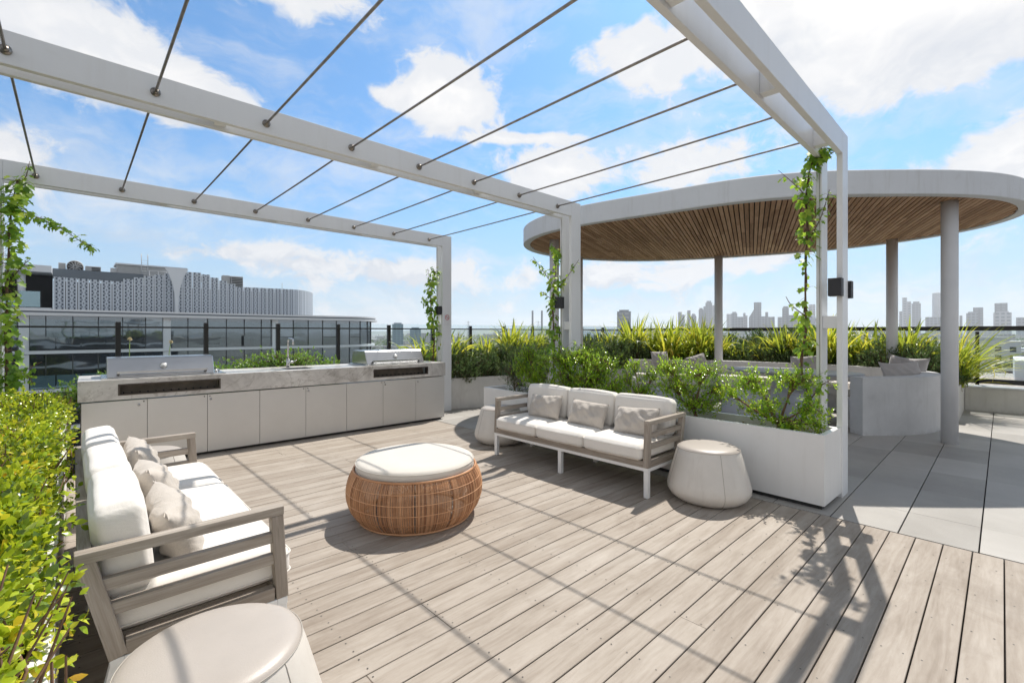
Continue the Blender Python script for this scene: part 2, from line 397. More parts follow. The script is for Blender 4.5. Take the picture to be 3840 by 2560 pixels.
class MB:
    def __init__(s): s.v = []; s.f = []; s.m = []; s.g = []; s.sm = []
    def _add(s, vs, fs, m=0, g=None, sm=False):
        k = len(s.v); s.v += [tuple(p) for p in vs]; s.f += [tuple(i + k for i in f) for f in fs]; s.m += [m] * len(fs); s.sm += [sm] * len(fs)
        s.g += [tuple(p) for p in (g if g is not None else vs)]
        return s
    def box(s, x0, x1, y0, y1, z0, z1, m=0):
        c = ((x0 + x1) / 2, (y0 + y1) / 2, (z0 + z1) / 2)
        return s.obox(c, (1, 0, 0), (0, 1, 0), (0, 0, 1), (x1 - x0) / 2, (y1 - y0) / 2, (z1 - z0) / 2, m)
    def obox(s, c, ax, ay, az_, hx, hy, hz, m=0):
        c = Vector(c); ax = Vector(ax) * hx; ay = Vector(ay) * hy; az_ = Vector(az_) * hz
        sg = [(-1, -1, -1), (1, -1, -1), (1, 1, -1), (-1, 1, -1), (-1, -1, 1), (1, -1, 1), (1, 1, 1), (-1, 1, 1)]
        vs = [c + ax * a + ay * b + az_ * d for a, b, d in sg]
        h = [hx, hy, hz]; od = sorted(range(3), key=lambda i: -h[i]); off = (random.uniform(0, 50), random.uniform(0, 50), random.uniform(0, 50))
        g = [tuple(sgn[od[i]] * h[od[i]] + off[i] for i in range(3)) for sgn in sg]
        return s._add(vs, [(0, 3, 2, 1), (4, 5, 6, 7), (0, 1, 5, 4), (1, 2, 6, 5), (2, 3, 7, 6), (3, 0, 4, 7)], m, g)
    def beam(s, p0, p1, w, h, m=0, up=(0, 0, 1)):
        p0 = Vector(p0); p1 = Vector(p1); d = p1 - p0; L = d.length; d.normalize(); u = Vector(up)
        sd = d.cross(u)
        if sd.length < 1e-4: sd = Vector((1, 0, 0))
        sd.normalize(); u = sd.cross(d)
        return s.obox((p0 + p1) / 2, d, sd, u, L / 2, w / 2, h / 2, m)
    def tube(s, path, r, n=8, m=0, caps=True, sm=True):
        path = [Vector(p) for p in path]; rr = r if isinstance(r, (list, tuple)) else [r] * len(path)
        vs = []; fs = []; prev = None
        for i, p in enumerate(path):
            d = (path[min(i + 1, len(path) - 1)] - path[max(i - 1, 0)]).normalized()
            if prev is None:
                a = Vector((0, 0, 1)) if abs(d.z) < .9 else Vector((1, 0, 0)); x = d.cross(a).normalized()
            else:
                x = (prev - d * prev.dot(d)).normalized()
            prev = x; y = d.cross(x)
            for k in range(n):
                an = 2 * PI * k / n; vs.append(p + (x * math.cos(an) + y * math.sin(an)) * rr[i])
        for i in range(len(path) - 1):
            for k in range(n):
                a = i * n + k; b = i * n + (k + 1) % n; fs.append((a, b, b + n, a + n))
        if caps: fs.append(tuple(range(n))[::-1]); fs.append(tuple(range((len(path) - 1) * n, len(path) * n)))
        return s._add(vs, fs, m, None, sm)
    def lathe(s, prof, c=(0, 0, 0), n=48, m=0, sm=True, capb=True, capt=True):
        vs = []; fs = []
        for r_, z in prof:
            for k in range(n):
                a = 2 * PI * k / n; vs.append((c[0] + r_ * math.cos(a), c[1] + r_ * math.sin(a), c[2] + z))
        for i in range(len(prof) - 1):
            for k in range(n):
                a = i * n + k; b = i * n + (k + 1) % n; fs.append((a, b, b + n, a + n))
        if capb: fs.append(tuple(range(n))[::-1])
        if capt: fs.append(tuple(range((len(prof) - 1) * n, len(prof) * n)))
        return s._add(vs, fs, m, None, sm)
    def prism(s, poly, z0, z1, m=0, sm=False):
        n = len(poly); vs = [(p[0], p[1], z0) for p in poly] + [(p[0], p[1], z1) for p in poly]
        fs = [(i, (i + 1) % n, (i + 1) % n + n, i + n) for i in range(n)]
        k = len(s.f); s._add(vs, fs, m, None, sm)
        s._add(vs, [tuple(range(n))[::-1], tuple(range(n, 2 * n))], m)
        return s
    def prism_x(s, poly, x0, x1, m=0):
        """profile in (y,z) swept along x"""
        n = len(poly); vs = [(x0, p[0], p[1]) for p in poly] + [(x1, p[0], p[1]) for p in poly]
        return s._add(vs, [(i, (i + 1) % n, (i + 1) % n + n, i + n) for i in range(n)] + [tuple(range(n))[::-1], tuple(range(n, 2 * n))], m)
    def strip(s, A, B, m=0, sm=False):
        """quads between two equal polylines"""
        n = len(A); return s._add(list(A) + list(B), [(i, i + 1, n + i + 1, n + i) for i in range(n - 1)], m, None, sm)
    def build(s, name, mats, parent=None, loc=(0, 0, 0), bevel=0, seg=2, rot=0, gco=True):
        return emit(name, s.v, s.f, mats, parent, loc, s.m, s.sm, s.g if gco else None, None, bevel, seg, rot)

def tag(o, label=None, cat=None, group=None, kind=None):
    if label: o['label'] = label
    if cat: o['category'] = cat
    if group: o['group'] = group
    if kind: o['kind'] = kind
    return o
def thing(name, label, cat, loc=(0, 0, 0), rot=0, group=None):
    o = bpy.data.objects.new(name, None); col.objects.link(o); o.location = loc; o.rotation_euler = (0, 0, rot); o.empty_display_size = .1
    return tag(o, label, cat, group)
def copy_tree(o, parent=None):
    c = o.copy(); col.objects.link(c); c.parent = parent
    for ch in [x for x in bpy.data.objects if x.parent == o]: copy_tree(ch, c)
    return c

# foliage ---------------------------------------------------------------
OVATE = (np.array([(0, 0, 0), (.28, -.36, .06), (.28, 0, 0), (.28, .36, .06), (.62, -.42, .05), (.62, 0, .02), (.62, .42, .05), (1, 0, -.10)]),
         [(0, 1, 2), (0, 2, 3), (1, 4, 5, 2), (2, 5, 6, 3), (4, 7, 5), (5, 7, 6)])
SMALL = (np.array([(0, 0, 0), (.55, -.42, .07), (.6, 0, 0), (.55, .42, .07), (1, 0, 0)]), [(0, 1, 2), (0, 2, 3), (1, 4, 2), (2, 4, 3)])
NEEDLE = (np.array([(0, -.12, 0), (0, .12, 0), (.6, .5, 0), (1, 0, 0), (.6, -.5, 0)]), [(0, 1, 2, 3, 4)])
_o = [(0, 0), (-.05, .30), (.12, .62), (.32, .42), (.55, .72), (.66, .36), (1.0, 0.0)]
VINE = (np.array([(x, y, .10 * abs(y) + (0 if x > 0 else -.02)) for x, y in _o] + [(x, -y, .10 * abs(y)) for x, y in _o[-2:0:-1]] + [(.35, 0, 0)]),
        None)
_n = len(VINE[0]) - 1
VINE = (VINE[0], [(i, (i + 1) % _n, _n) for i in range(_n)])
def leaves(name, P_, D, U, L, Wd, shape, mat, parent=None, loc=(0, 0, 0), tubes=None, tubemat='bark'):
    T, F = shape; n = len(P_)
    P_ = np.asarray(P_, float); D = np.asarray(D, float); U = np.asarray(U, float)
    D /= np.linalg.norm(D, axis=1)[:, None] + 1e-9
    S = np.cross(U, D); S /= np.linalg.norm(S, axis=1)[:, None] + 1e-9
    N = np.cross(D, S)
    L = np.broadcast_to(np.asarray(L, float), (n,)); Wd = np.broadcast_to(np.asarray(Wd, float), (n,))
    V = P_[:, None, :] + T[None, :, 0, None] * D[:, None, :] * L[:, None, None] + T[None, :, 1, None] * S[:, None, :] * Wd[:, None, None] + T[None, :, 2, None] * N[:, None, :] * L[:, None, None]
    V = V.reshape(-1, 3); k = len(T)
    lt = np.array([len(f) for f in F]); flat = np.concatenate([np.array(f) for f in F])
    loops = (flat[None, :] + (np.arange(n) * k)[:, None]).ravel()
    tot = np.tile(lt, n); st = np.concatenate([[0], np.cumsum(tot)[:-1]])
    me = bpy.data.meshes.new(name)
    me.vertices.add(len(V)); me.vertices.foreach_set('co', V.astype(np.float32).ravel())
    me.loops.add(len(loops)); me.loops.foreach_set('vertex_index', loops.astype(np.int32))
    me.polygons.add(len(tot)); me.polygons.foreach_set('loop_start', st.astype(np.int32))
    me.polygons.foreach_set('loop_total', tot.astype(np.int32))
    me.polygons.foreach_set('use_smooth', np.ones(len(tot), bool))
    me.update(calc_edges=True); me.validate()
    me.materials.append(MATS[mat])
    o = bpy.data.objects.new(name, me); col.objects.link(o); o.location = loc
    if parent is not None: o.parent = parent
    return o
def rdir(n, up=.3):
    v = rng.normal(size=(n, 3)); v[:, 2] += up; return v / np.linalg.norm(v, axis=1)[:, None]

# soft upholstery --------------------------------------------------------
def cushion_verts(w, d, h, rad, crown, n=14, wr=.0, seed=0):
    """a padded slab centred on the origin in x,y standing on z=0"""
    bm = bmesh.new(); bmesh.ops.create_cube(bm, size=2.0)
    bmesh.ops.subdivide_edges(bm, edges=bm.edges, cuts=n, use_grid_fill=True)
    ph = [random.uniform(0, 6) for _ in range(6)]
    for v in bm.verts:
        x, y, z = v.co
        # more points near the edges
        sx, sy, sz = [math.copysign(1 - (1 - abs(q)) ** 1.5, q) for q in (x, y, z)]
        p = Vector((sx * w / 2, sy * d / 2, sz * h / 2))
        inn = Vector((max(-w / 2 + rad, min(w / 2 - rad, p.x)), max(-d / 2 + rad, min(d / 2 - rad, p.y)), max(-h / 2 + rad, min(h / 2 - rad, p.z))))
        dd = p - inn
        if dd.length > 1e-6:
            mx = max(abs(dd.x), abs(dd.y), abs(dd.z)); p = inn + dd.normalized() * mx
        cx = 1 - sx * sx; cy = 1 - sy * sy; cz = 1 - sz * sz
        p.z += crown * math.copysign(1, sz) * (cx ** .5) * (cy ** .5) * abs(sz)
        p.x += crown * .45 * sx * (cy ** .6) * (cz ** .6); p.y += crown * .45 * sy * (cx ** .6) * (cz ** .6)
        if wr:
            p += Vector((1, 1, 1)) * wr * (math.sin(p.x * 17 + ph[0]) * math.sin(p.y * 13 + ph[1]) * .5 + math.sin(p.x * 31 + p.y * 22 + ph[2]) * .25)
        v.co = p + Vector((0, 0, h / 2))
    vs = [tuple(v.co) for v in bm.verts]; fs = [tuple(v.index for v in f.verts) for f in bm.faces]; bm.free()
    return vs, fs
def piping(w, d, z, rad, r=.0035, n=8):
    pts = []
    for cx, cy, a0 in ((1, 1, 0), (-1, 1, 90), (-1, -1, 180), (1, -1, 270)):
        for k in range(n + 1):
            a = R(a0 + 90 * k / n); pts.append((cx * (w / 2 - rad) + rad * math.cos(a), cy * (d / 2 - rad) + rad * math.sin(a), z))
    pts.append(pts[0]); return pts
def cushion(name, w, d, h, mat, parent, mtx, rad=.045, crown=.015, wr=.002, pipe=True):
    vs, fs = cushion_verts(w, d, h, rad, crown, wr=wr)
    mb = MB(); mb._add(vs, fs, 0, None, True)
    if pipe:
        for z in (h * .80, h * .20):
            mb.tube(piping(w + crown * .5, d + crown * .5, z, rad + .004, .003), .0032, 5, 0)
    mb.v = [tuple(mtx @ Vector(p)) for p in mb.v]
    return mb.build(name, mat, parent)
def pillow_obj(name, w, h, t, mat, mtx, label, group, seed=1, sag=0):
    rr = random.Random(seed); n = 26; vs = []; fs = []
    for side in (1, -1):
        for j in range(n + 1):
            for i in range(n + 1):
                u = i / n * 2 - 1; v = j / n * 2 - 1
                prof = max(0, (1 - abs(u) ** 2.6) * (1 - abs(v) ** 2.6)) ** .55
                pin = 1 - .05 * (1 - u * u) * abs(v) ** 3; pin2 = 1 - .04 * (1 - v * v) * abs(u) ** 3
                x = u * w / 2 * pin2; y = v * h / 2 * pin
                z = side * t / 2 * prof
                z += .010 * prof * math.sin(u * 5 + seed) * math.sin(v * 6 + seed * 2) + .006 * math.sin(u * 13 + v * 9 + seed) * prof
                # pull-creases running from the corners
                cr = abs(abs(u) - abs(v)); z -= side * .006 * math.exp(-(cr * 9) ** 2) * (abs(u) * abs(v)) ** .8 * 1.0
                if sag: y -= sag * (1 - u * u) * max(0, v) ** 2
                vs.append((x, y, z))
    m_ = (n + 1) * (n + 1)
    for s_ in (0, 1):
        for j in range(n):
            for i in range(n):
                a = s_ * m_ + j * (n + 1) + i; q = (a, a + 1, a + n + 2, a + n + 1); fs.append(q if s_ == 0 else q[::-1])
    mb = MB(); mb._add(vs, fs, 0, None, True)
    rim = [(-w / 2 + 0, 0, 0)]
    o = mb.build(name, mat); 
    bm = bmesh.new(); bm.from_mesh(o.data); bmesh.ops.remove_doubles(bm, verts=bm.verts, dist=.0006); bm.to_mesh(o.data); bm.free()
    o.matrix_world = mtx
    tag(o, label, 'pillow', group)
    return o

# ============================================================ THE SETTING
def ring_path(pts, n=8, closed=False):
    """Catmull-Rom through the points"""
    P_ = [Vector(p) for p in pts]; out = []
    N_ = len(P_)
    for i in range(N_ if closed else N_ - 1):
        p0 = P_[(i - 1) % N_] if closed or i > 0 else P_[0] * 2 - P_[1]
        p1 = P_[i]; p2 = P_[(i + 1) % N_]
        p3 = P_[(i + 2) % N_] if closed or i + 2 < N_ else P_[-1] * 2 - P_[-2]
        for k in range(n):
            t = k / n
            out.append(.5 * ((2 * p1) + (p2 - p0) * t + (2 * p0 - 5 * p1 + 4 * p2 - p3) * t * t + (3 * p1 - p0 - 3 * p2 + p3) * t ** 3))
    if not closed: out.append(P_[-1])
    return out
def offset(path, d, closed=False):
    out = []
    n = len(path)
    for i, p in enumerate(path):
        a = path[(i - 1) % n] if closed or i > 0 else p; b = path[(i + 1) % n] if closed or i < n - 1 else p
        t = (b - a).normalized(); out.append(Vector((p.x - t.y * d, p.y + t.x * d, p.z)))
    return out

# timber deck: every board is real, 143 mm pitch, 5 mm gaps
mb = MB(); PITCH = .143
for k in range(-16, 46):
    y0 = -.008 + PITCH * k + .0032; y1 = y0 + PITCH - .0064
    if y0 > 6.48: break
    cuts = [-1.6]
    x = -1.6 + random.uniform(.3, 2.0)
    js = [round((x_) / .45) * .45 for x_ in ((random.uniform(-1, 3.6),) if random.random() < .55 else ())]
    for c in js:
        if c - cuts[-1] > .8 and c < 3.9: cuts.append(c)
    cuts.append(4.32)
    for a, b in zip(cuts[:-1], cuts[1:]):
        mb.box(a + .0008, b - .0008, y0, y1, -.022, random.uniform(-.0008, .0008), 0)
deck = mb.build('deck', ['deck_timber'], None, bevel=.0022, seg=1)
tag(deck, kind='structure')
mb = MB()
for k in range(-10, 46):
    y = -.008 + PITCH * k
    for j in range(-3, 10):
        xx = j * .45 + .02
        if xx > 4.3: continue
        for dy in (.032, .111):
            ax, ay = xx + random.uniform(-.006, .006), y + dy + random.uniform(-.004, .004)
            pts = [(ax + .0042 * math.cos(a), ay + .0042 * math.sin(a), .0018) for a in [i * PI / 3 for i in range(6)]]
            mb._add(pts, [(0, 1, 2, 3, 4, 5)])
sc_ = mb.build('deck_screws', 'screw', deck, gco=False); tag(sc_, kind='stuff')
mb = MB(); mb.box(-1.6, 4.318, -2.3, 6.6, -.30, -.03)
o = mb.build('deck_base', 'dark_gap', None, gco=False); tag(o, kind='structure')

# granite paving beyond the deck
mb = MB(); mb2 = MB()
for r_ in range(-7, 17):
    y0 = .1065 + .4135 * r_
    for q in range(-1, 11):
        x0 = 4.105 + .795 * q
        x1 = x0 + .795
        a = max(x0, 4.335 if y0 < 7 else x0)
        if a >= x1 - .01: continue
        mb.box(a + .0012, min(x1, 12.2) - .0012, y0 + .004, y0 + .4095, -.03, random.uniform(-.0006, .0006))
pav = mb.build('paving', 'paving_stone', None, bevel=.0015, seg=1, gco=False); tag(pav, kind='structure')
mb = MB(); mb.box(4.322, 12.6, -3.2, 8.3, -.30, -.034); mb.box(-1.6, 4.316, 6.61, 8.3, -.30, -.034)
o = mb.build('rooftop', 'dark_gap', None, gco=False); tag(o, kind='structure')

# garden bed behind the seating: low rendered walls and soil
bench_in = ring_path([(8.20, 1.52, 0), (8.62, 1.14, 0), (9.15, .90, 0), (9.75, .90, 0), (10.25, 1.18, 0), (10.62, 1.85, 0), (10.76, 2.75, 0), (10.60, 4.00, 0), (10.00, 5.25, 0), (9.45, 6.0, 0)], 8)
bench_out = offset(bench_in, -.24)
low_front = ring_path([(4.55, 7.16, 0), (5.05, 7.13, 0), (5.85, 6.93, 0), (6.8, 6.80, 0), (7.9, 6.82, 0), (8.9, 6.55, 0), (9.62, 6.12, 0)], 6)
low_back = offset(low_front, .15)
def wall_from(A, B, z0, z1):
    mb = MB(); n = len(A)
    a1 = [(p.x, p.y, z1) for p in A]; b1 = [(p.x, p.y, z1) for p in B]; a0 = [(p.x, p.y, z0) for p in A]; b0 = [(p.x, p.y, z0) for p in B]
    mb.strip(a1, b1, 0, False); mb.strip(a0, a1, 0, True); mb.strip(b1, b0, 0, True)
    mb._add([a0[0], b0[0], b1[0], a1[0]], [(0, 1, 2, 3)]); mb._add([a0[-1], b0[-1], b1[-1], a1[-1]], [(3, 2, 1, 0)])
    return mb
bed = thing('garden_bed', 'raised garden bed with low pale rendered wall curving behind the kitchen and seats', 'garden bed', (6, 7, 0))
def relp(o, p):  # parent keeping place
    o.parent = p; o.matrix_parent_inverse = Matrix.Translation(p.location).inverted() if p.rotation_euler.z == 0 else p.matrix_basis.inverted()
    return o
relp(wall_from(low_front, low_back, -.03, .58).build('wall', 'bed_wall'), bed)
mb = MB(); mb.box(10.40, 12.19, .49, .64, -.03, .55); mb.box(12.19, 12.40, .49, 7.9, -.03, .47)
relp(mb.build('wall', 'bed_wall', bevel=.006), bed)
mb = MB(); N_ = 30
back = ring_path([(-.9, 7.88, 0), (6.0, 7.9, 0), (11.9, 7.9, 0), (12.19, 7.4, 0), (12.19, 3, 0), (12.19, .64, 0)], 8)
frontp = [Vector((-.9, 7.30, 0)), Vector((4.6, 7.30, 0))] + [p for p in low_back[4:]] + [p for p in bench_out[::-1] if p.x > 9.3 and p.y > .7][:]
def resample(path, n):
    d = [0]
    for a, b in zip(path[:-1], path[1:]): d.append(d[-1] + (b - a).length)
    out = []
    for i in range(n):
        s_ = d[-1] * i / (n - 1); k = max(0, min(len(path) - 2, next((j for j in range(len(d)) if d[j] >= s_), len(d) - 1) - 1))
        t = (s_ - d[k]) / max(1e-6, d[k + 1] - d[k]); out.append(path[k].lerp(path[k + 1], t))
    return out
soil_poly = frontp + [Vector((10.3, .66, 0)), Vector((12.19, .66, 0)), Vector((12.19, 7.9, 0)), Vector((-.9, 7.9, 0))]
mb._add([(p.x, p.y, .50) for p in soil_poly], [tuple(range(len(soil_poly)))])
relp(mb.build('soil', 'soil', gco=False), bed)

# low boundary wall to the right with its stone capping, pebble roof beyond
t_ = thing('boundary_wall', 'low rendered boundary wall with pale capping at the right edge under the strappy leaves', 'wall', (12.3, -1, 0))
mb = MB(); mb.box(12.20, 12.44, -4, .485, -.03, .42); relp(mb.build('wall', 'bed_wall', bevel=.004), t_)
mb = MB(); mb.box(12.17, 12.47, -4, .488, .422, .452); relp(mb.build('capping', 'render_white', bevel=.004), t_)
mb = MB(); mb.box(12.72, 19, -8, 8, -.2, .30)
o = mb.build('gravel_roof', 'gravel', gco=False); tag(o, kind='structure')
mb = MB(); mb.box(16.2, 16.6, -7, -.2, .30, .78); mb.box(16.6, 19.0, -.6, -.2, .30, .78)
o = mb.build('parapet', 'render_white', bevel=.01); tag(o, 'white parapet upstand on the gravel roof beyond the right railing', 'parapet')

# ============================================================ PERGOLA
perg = thing('pergola', 'white steel pergola of three ladder frames joined by thin rods over the deck', 'pergola', (2.3, 4.0, 0))
Z0, Z1 = 3.02, 3.22
for fi, fy in enumerate((.962, 4.01, 7.03)):
    xl = -1.9 if fi < 2 else -.63
    fr = thing('frame', None, None, (0, fy, 0)); relp(fr, perg)
    for a, b in ((0, .045), (.157, .20)):
        mb = MB(); mb.box(xl + (.101 if fi == 2 else .2), 4.899, a, b, Z0, Z1); mb.build('beam', 'white_paint', fr, bevel=.003)
        mb = MB(); mb.box(4.90, 5.10, a, b, -.03, Z1); mb.build('post', 'white_paint', fr, bevel=.003)
        if fi == 2:
            mb = MB(); mb.box(-.63, -.53, a, b, -.03, Z1); mb.build('post', 'white_paint', fr, bevel=.003)
    for cx in (4.66, 3.38, 2.10, .82, -.46, -1.5):
        if cx - .04 < xl + .2: continue
        mb = MB(); mb.box(cx - .04, cx + .04, .0455, .1565, 3.045, 3.20); mb.build('spacer', 'white_paint', fr, bevel=.002)
    mb = MB(); mb.box(4.93, 5.08, .0455, .1565, 1.485, 1.595); mb.build('spacer', 'white_paint', fr, bevel=.002)
    mb = MB(); mb.tube([(4.893, .172, .5), (4.893, .172, 3.0)], .002, 5); mb.build('wire', 'rod_metal', fr)
for ya, yb in ((1.162, 4.01), (4.21, 7.03)):
    for j in range(9):
        x = 4.61 - .70 * j
        if x < -.95: continue
        mb = MB(); path = [(x, ya + (yb - ya) * k / 12, 3.10 - .004 * math.sin(PI * k / 12)) for k in range(13)]
        mb.tube(path, .0085, 8)
        rod = relp(mb.build('rod', 'rod_metal'), perg)
        for yy, s_ in ((ya, 1), (yb, -1)):
            mb = MB(); mb.tube([(x, yy, 3.10), (x, yy + s_ * .010, 3.10)], .029, 18); mb.tube([(x, yy + s_ * .010, 3.10), (x, yy + s_ * .03, 3.10)], .017, 14)
            f_ = mb.build('flange', 'rod_metal'); f_.parent = rod; f_.matrix_parent_inverse = Matrix.Translation(perg.location).inverted(); f_.matrix_parent_inverse = (rod.matrix_parent_inverse).copy(); f_.matrix_parent_inverse = Matrix.Identity(4)

def sconce(x, y, z, s_, label):
    t_ = thing('wall_light', label, 'wall light', (x, y, z), 0, 'black up and down lights on the pergola posts')
    mb = MB(); mb.box(min(0, s_ * .018), max(0, s_ * .018), -.03, .03, -.05, .05); mb.build('bracket', 'lamp_black', t_)
    a, b = s_ * .0185, s_ * .105
    mb = MB(); mb.box(min(a, b), max(a, b), -.05, .05, -.078, .078); mb.build('housing', 'lamp_black', t_, bevel=.003)
    mb = MB(); mb.tube([((a + b) / 2, 0, -.0785), ((a + b) / 2, 0, -.081)], .03, 16); mb.build('lens', 'gauge_face', t_)
sconce(4.899, 1.00, 1.842, -1, 'black box light on the near pergola post, on its deck side')
sconce(5.101, .99, 1.838, 1, 'black box light on the near pergola post, on its paving side')
sconce(4.899, 4.17, 1.853, -1, 'black box light on the middle pergola post, beside the thin vine')
sconce(4.899, 7.07, 1.845, -1, 'black box light above the no smoking sign')
sconce(-.529, 7.07, 1.873, 1, 'black box light on the far left post among vine leaves')

# no-smoking sign on the far post
sg = thing('warning_sign', 'white no smoking sign with red crossed circle on the far pergola post', 'sign', (5.0, 7.028, 1.68))
mb = MB(); mb.box(-.062, .062, -.003, 0, -.105, .105); mb.build('plate', 'sign_white', sg, bevel=.001)
mb = MB(); n = 28; ro, ri = .047, .037
vs = []
for k in range(n):
    a = 2 * PI * k / n; vs += [(ro * math.cos(a), -.0042, .04 + ro * math.sin(a)), (ri * math.cos(a), -.0042, .04 + ri * math.sin(a))]
mb._add(vs, [(2 * k, 2 * k + 1, (2 * k + 3) % (2 * n), (2 * k + 2) % (2 * n)) for k in range(n)])
c_, s_ = math.cos(R(-45)), math.sin(R(-45))
mb._add([(c_ * a - s_ * b, -.0046, .04 + s_ * a + c_ * b) for a, b in ((-.04, -.004), (.04, -.004), (.04, .004), (-.04, .004))], [(0, 1, 2, 3)])
mb.build('prohibition_ring', 'sign_red', sg, gco=False)
mb = MB(); mb._add([(-.026, -.0038, .036), (.016, -.0038, .036), (.016, -.0038, .043), (-.026, -.0038, .043)], [(0, 1, 2, 3)])
for q in (.0, 1.0, 2.0): mb._add([(.019 + q * .004, -.0038, .036), (.0215 + q * .004, -.0038, .036), (.0215 + q * .004, -.0038, .043 + q * .006), (.019 + q * .004, -.0038, .043 + q * .006)], [(0, 1, 2, 3)])
mb.build('cigarette_symbol', 'sign_black', sg, gco=False)

# ============================================================ OVAL CANOPY
CO = [3.0645, -0.0267, 0.0188, -0.4193, -0.5103, -0.0009, -0.0147, -0.0548, 0.0897, 0.0271, -0.0226]
CC = Vector((8.63, 3.33, 0))
def rim(th, d=0):
    r_ = CO[0] + sum(CO[2 * k - 1] * math.cos(k * th) + CO[2 * k] * math.sin(k * th) for k in range(1, 6))
    return Vector((CC.x + (r_ + d) * math.cos(th), CC.y + (r_ + d) * math.sin(th), 0))
can = thing('canopy', 'oval white roof canopy with timber slat ceiling on five round columns', 'canopy', (CC.x, CC.y, 0))
NR = 160
out_ = [rim(2 * PI * k / NR) for k in range(NR)]
inn_ = [rim(2 * PI * k / NR, -.13) for k in range(NR)]
mb = MB(); prof = [(0, 3.14), (0, 3.43), (-.02, 3.45), (-.30, 3.45)]
rings = []
for d_, z_ in ((-.13, 3.19), (-.13, 3.142), (-.008, 3.14), (0, 3.148), (0, 3.432), (-.012, 3.445), (-.35, 3.46)):
    rings.append([(lambda p: (p.x, p.y, z_))(rim(2 * PI * k / NR, d_)) for k in range(NR)])
for A, B in zip(rings[:-1], rings[1:]):
    mb.strip(A + [A[0]], B + [B[0]], 0, True)
mb._add([p for p in rings[-1]], [tuple(range(NR))])
relp(mb.build('fascia', 'render_white', gco=False), can)
mb = MB(); mb._add([(p.x, p.y, 3.189) for p in inn_], [tuple(range(NR))[::-1]]); relp(mb.build('backing', 'dark_gap', gco=False), can)
th0 = R(19.3); ux = Vector((math.cos(th0), math.sin(th0), 0)); uy = Vector((-math.sin(th0), math.cos(th0), 0))
poly = [((p - CC).dot(ux), (p - CC).dot(uy)) for p in [rim(2 * PI * k / NR, -.135) for k in range(NR)]]
mb = MB(); q = -4.2
while q < 4.2:
    xs = []
    for (x0, y0), (x1, y1) in zip(poly, poly[1:] + poly[:1]):
        if (y0 - q) * (y1 - q) < 0: xs.append(x0 + (x1 - x0) * (q - y0) / (y1 - y0))
    if len(xs) >= 2:
        a, b = min(xs) + .01, max(xs) - .01; x = a - random.uniform(0, 1.4)
        while x < b:
            x2 = x + random.uniform(.9, 2.4)
            s0, s1 = max(x, a), min(x2, b) - .002
            if s1 - s0 > .03:
                mb.obox(CC + ux * (s0 + s1) / 2 + uy * q + Vector((0, 0, 3.168)), ux, uy, (0, 0, 1), (s1 - s0) / 2, .0248, .011)
            x = x2
    q += .064
relp(mb.build('slat_ceiling', 'slat_timber'), can)
for (cx, cy), zb in (((8.33, .475), 0), ((10.98, 1.40), .3), ((10.55, 4.39), .3), ((8.36, 6.62), .3), ((6.49, 5.72), -.0)):
    mb = MB(); mb.tube([(cx, cy, -.03), (cx, cy, 3.166)], .087, 32); relp(mb.build('column', 'column_paint', gco=False), can)
# down-light arm poking in at the right edge
sp_ = thing('shade_lamp', 'black rounded lamp head on a bent arm just entering the right edge of the picture', 'lamp', (7.05, -.62, 2.55))
mb = MB(); mb.lathe([(.0, -.035), (.035, -.03), (.052, -.005), (.05, .02), (.02, .045), (.0, .048)], n=20); mb.build('head', 'lamp_black', sp_)
mb = MB(); mb.tube([(0, 0, .03), (.02, -.2, .12), (.05, -.8, .22)], .012, 8); mb.build('arm', 'lamp_black', sp_)
mb = MB(); mb.tube([(.05, -.8, -2.55), (.05, -.8, .26)], .03, 14); mb.tube([(.05, -.8, -2.55), (.05, -.8, -2.53)], .11, 20); mb.build('pole', 'lamp_black', sp_)

# ============================================================ RAILINGS
def rail_run(name, label, p0, p1, npost, ztop, zrail, pane_z0=.62, first=0, last=0, thick=.022, post=.055, bottom=False):
    p0 = Vector(p0); p1 = Vector(p1); d = (p1 - p0); L = d.length; d.normalize(); sd = Vector((-d.y, d.x, 0))
    t_ = thing(name, label, 'railing', p0)
    pitch = L / (npost - 1)
    for k in range(npost):
        c = d * (k * pitch)
        mb = MB(); mb.obox(c + Vector((0, 0, (ztop - .2) / 2)), d, sd, (0, 0, 1), post / 2, .03, (ztop + .2) / 2); mb.build('post', 'black_metal', t_, bevel=.002)
    mb = MB(); mb.obox(d * L / 2 - sd * .045 + Vector((0, 0, zrail)), d, sd, (0, 0, 1), L / 2, .014, thick / 2); mb.build('handrail', 'black_metal', t_, bevel=.002)
    for k in range(npost - 1):
        c = d * ((k + .5) * pitch)
        mb = MB(); mb.obox(c + Vector((0, 0, (pane_z0 + ztop + .02) / 2)), d, sd, (0, 0, 1), pitch / 2 - post / 2 - .004, .006, (ztop + .02 - pane_z0) / 2); mb.build('glass_pane', 'clear_glass', t_, gco=False)
    if bottom:
        mb = MB(); mb.obox(d * L / 2 + Vector((0, 0, .52)), d, sd, (0, 0, 1), L / 2, .03, .045); mb.build('bottom_rail', 'black_metal', t_)
    return t_
rail_run('glass_railing', 'frameless looking glass railing with black posts along the back behind the barbecues', (-2.514, 8.0, 0), (12.19, 8.0, 0), 16, 1.585, 1.515)
rail_run('glass_railing', 'glass railing with thick black top rail at the right edge before the city', (12.6, 8.06, 0), (12.6, -4.5, 0), 14, 1.46, 1.52, bottom=True, thick=.085)

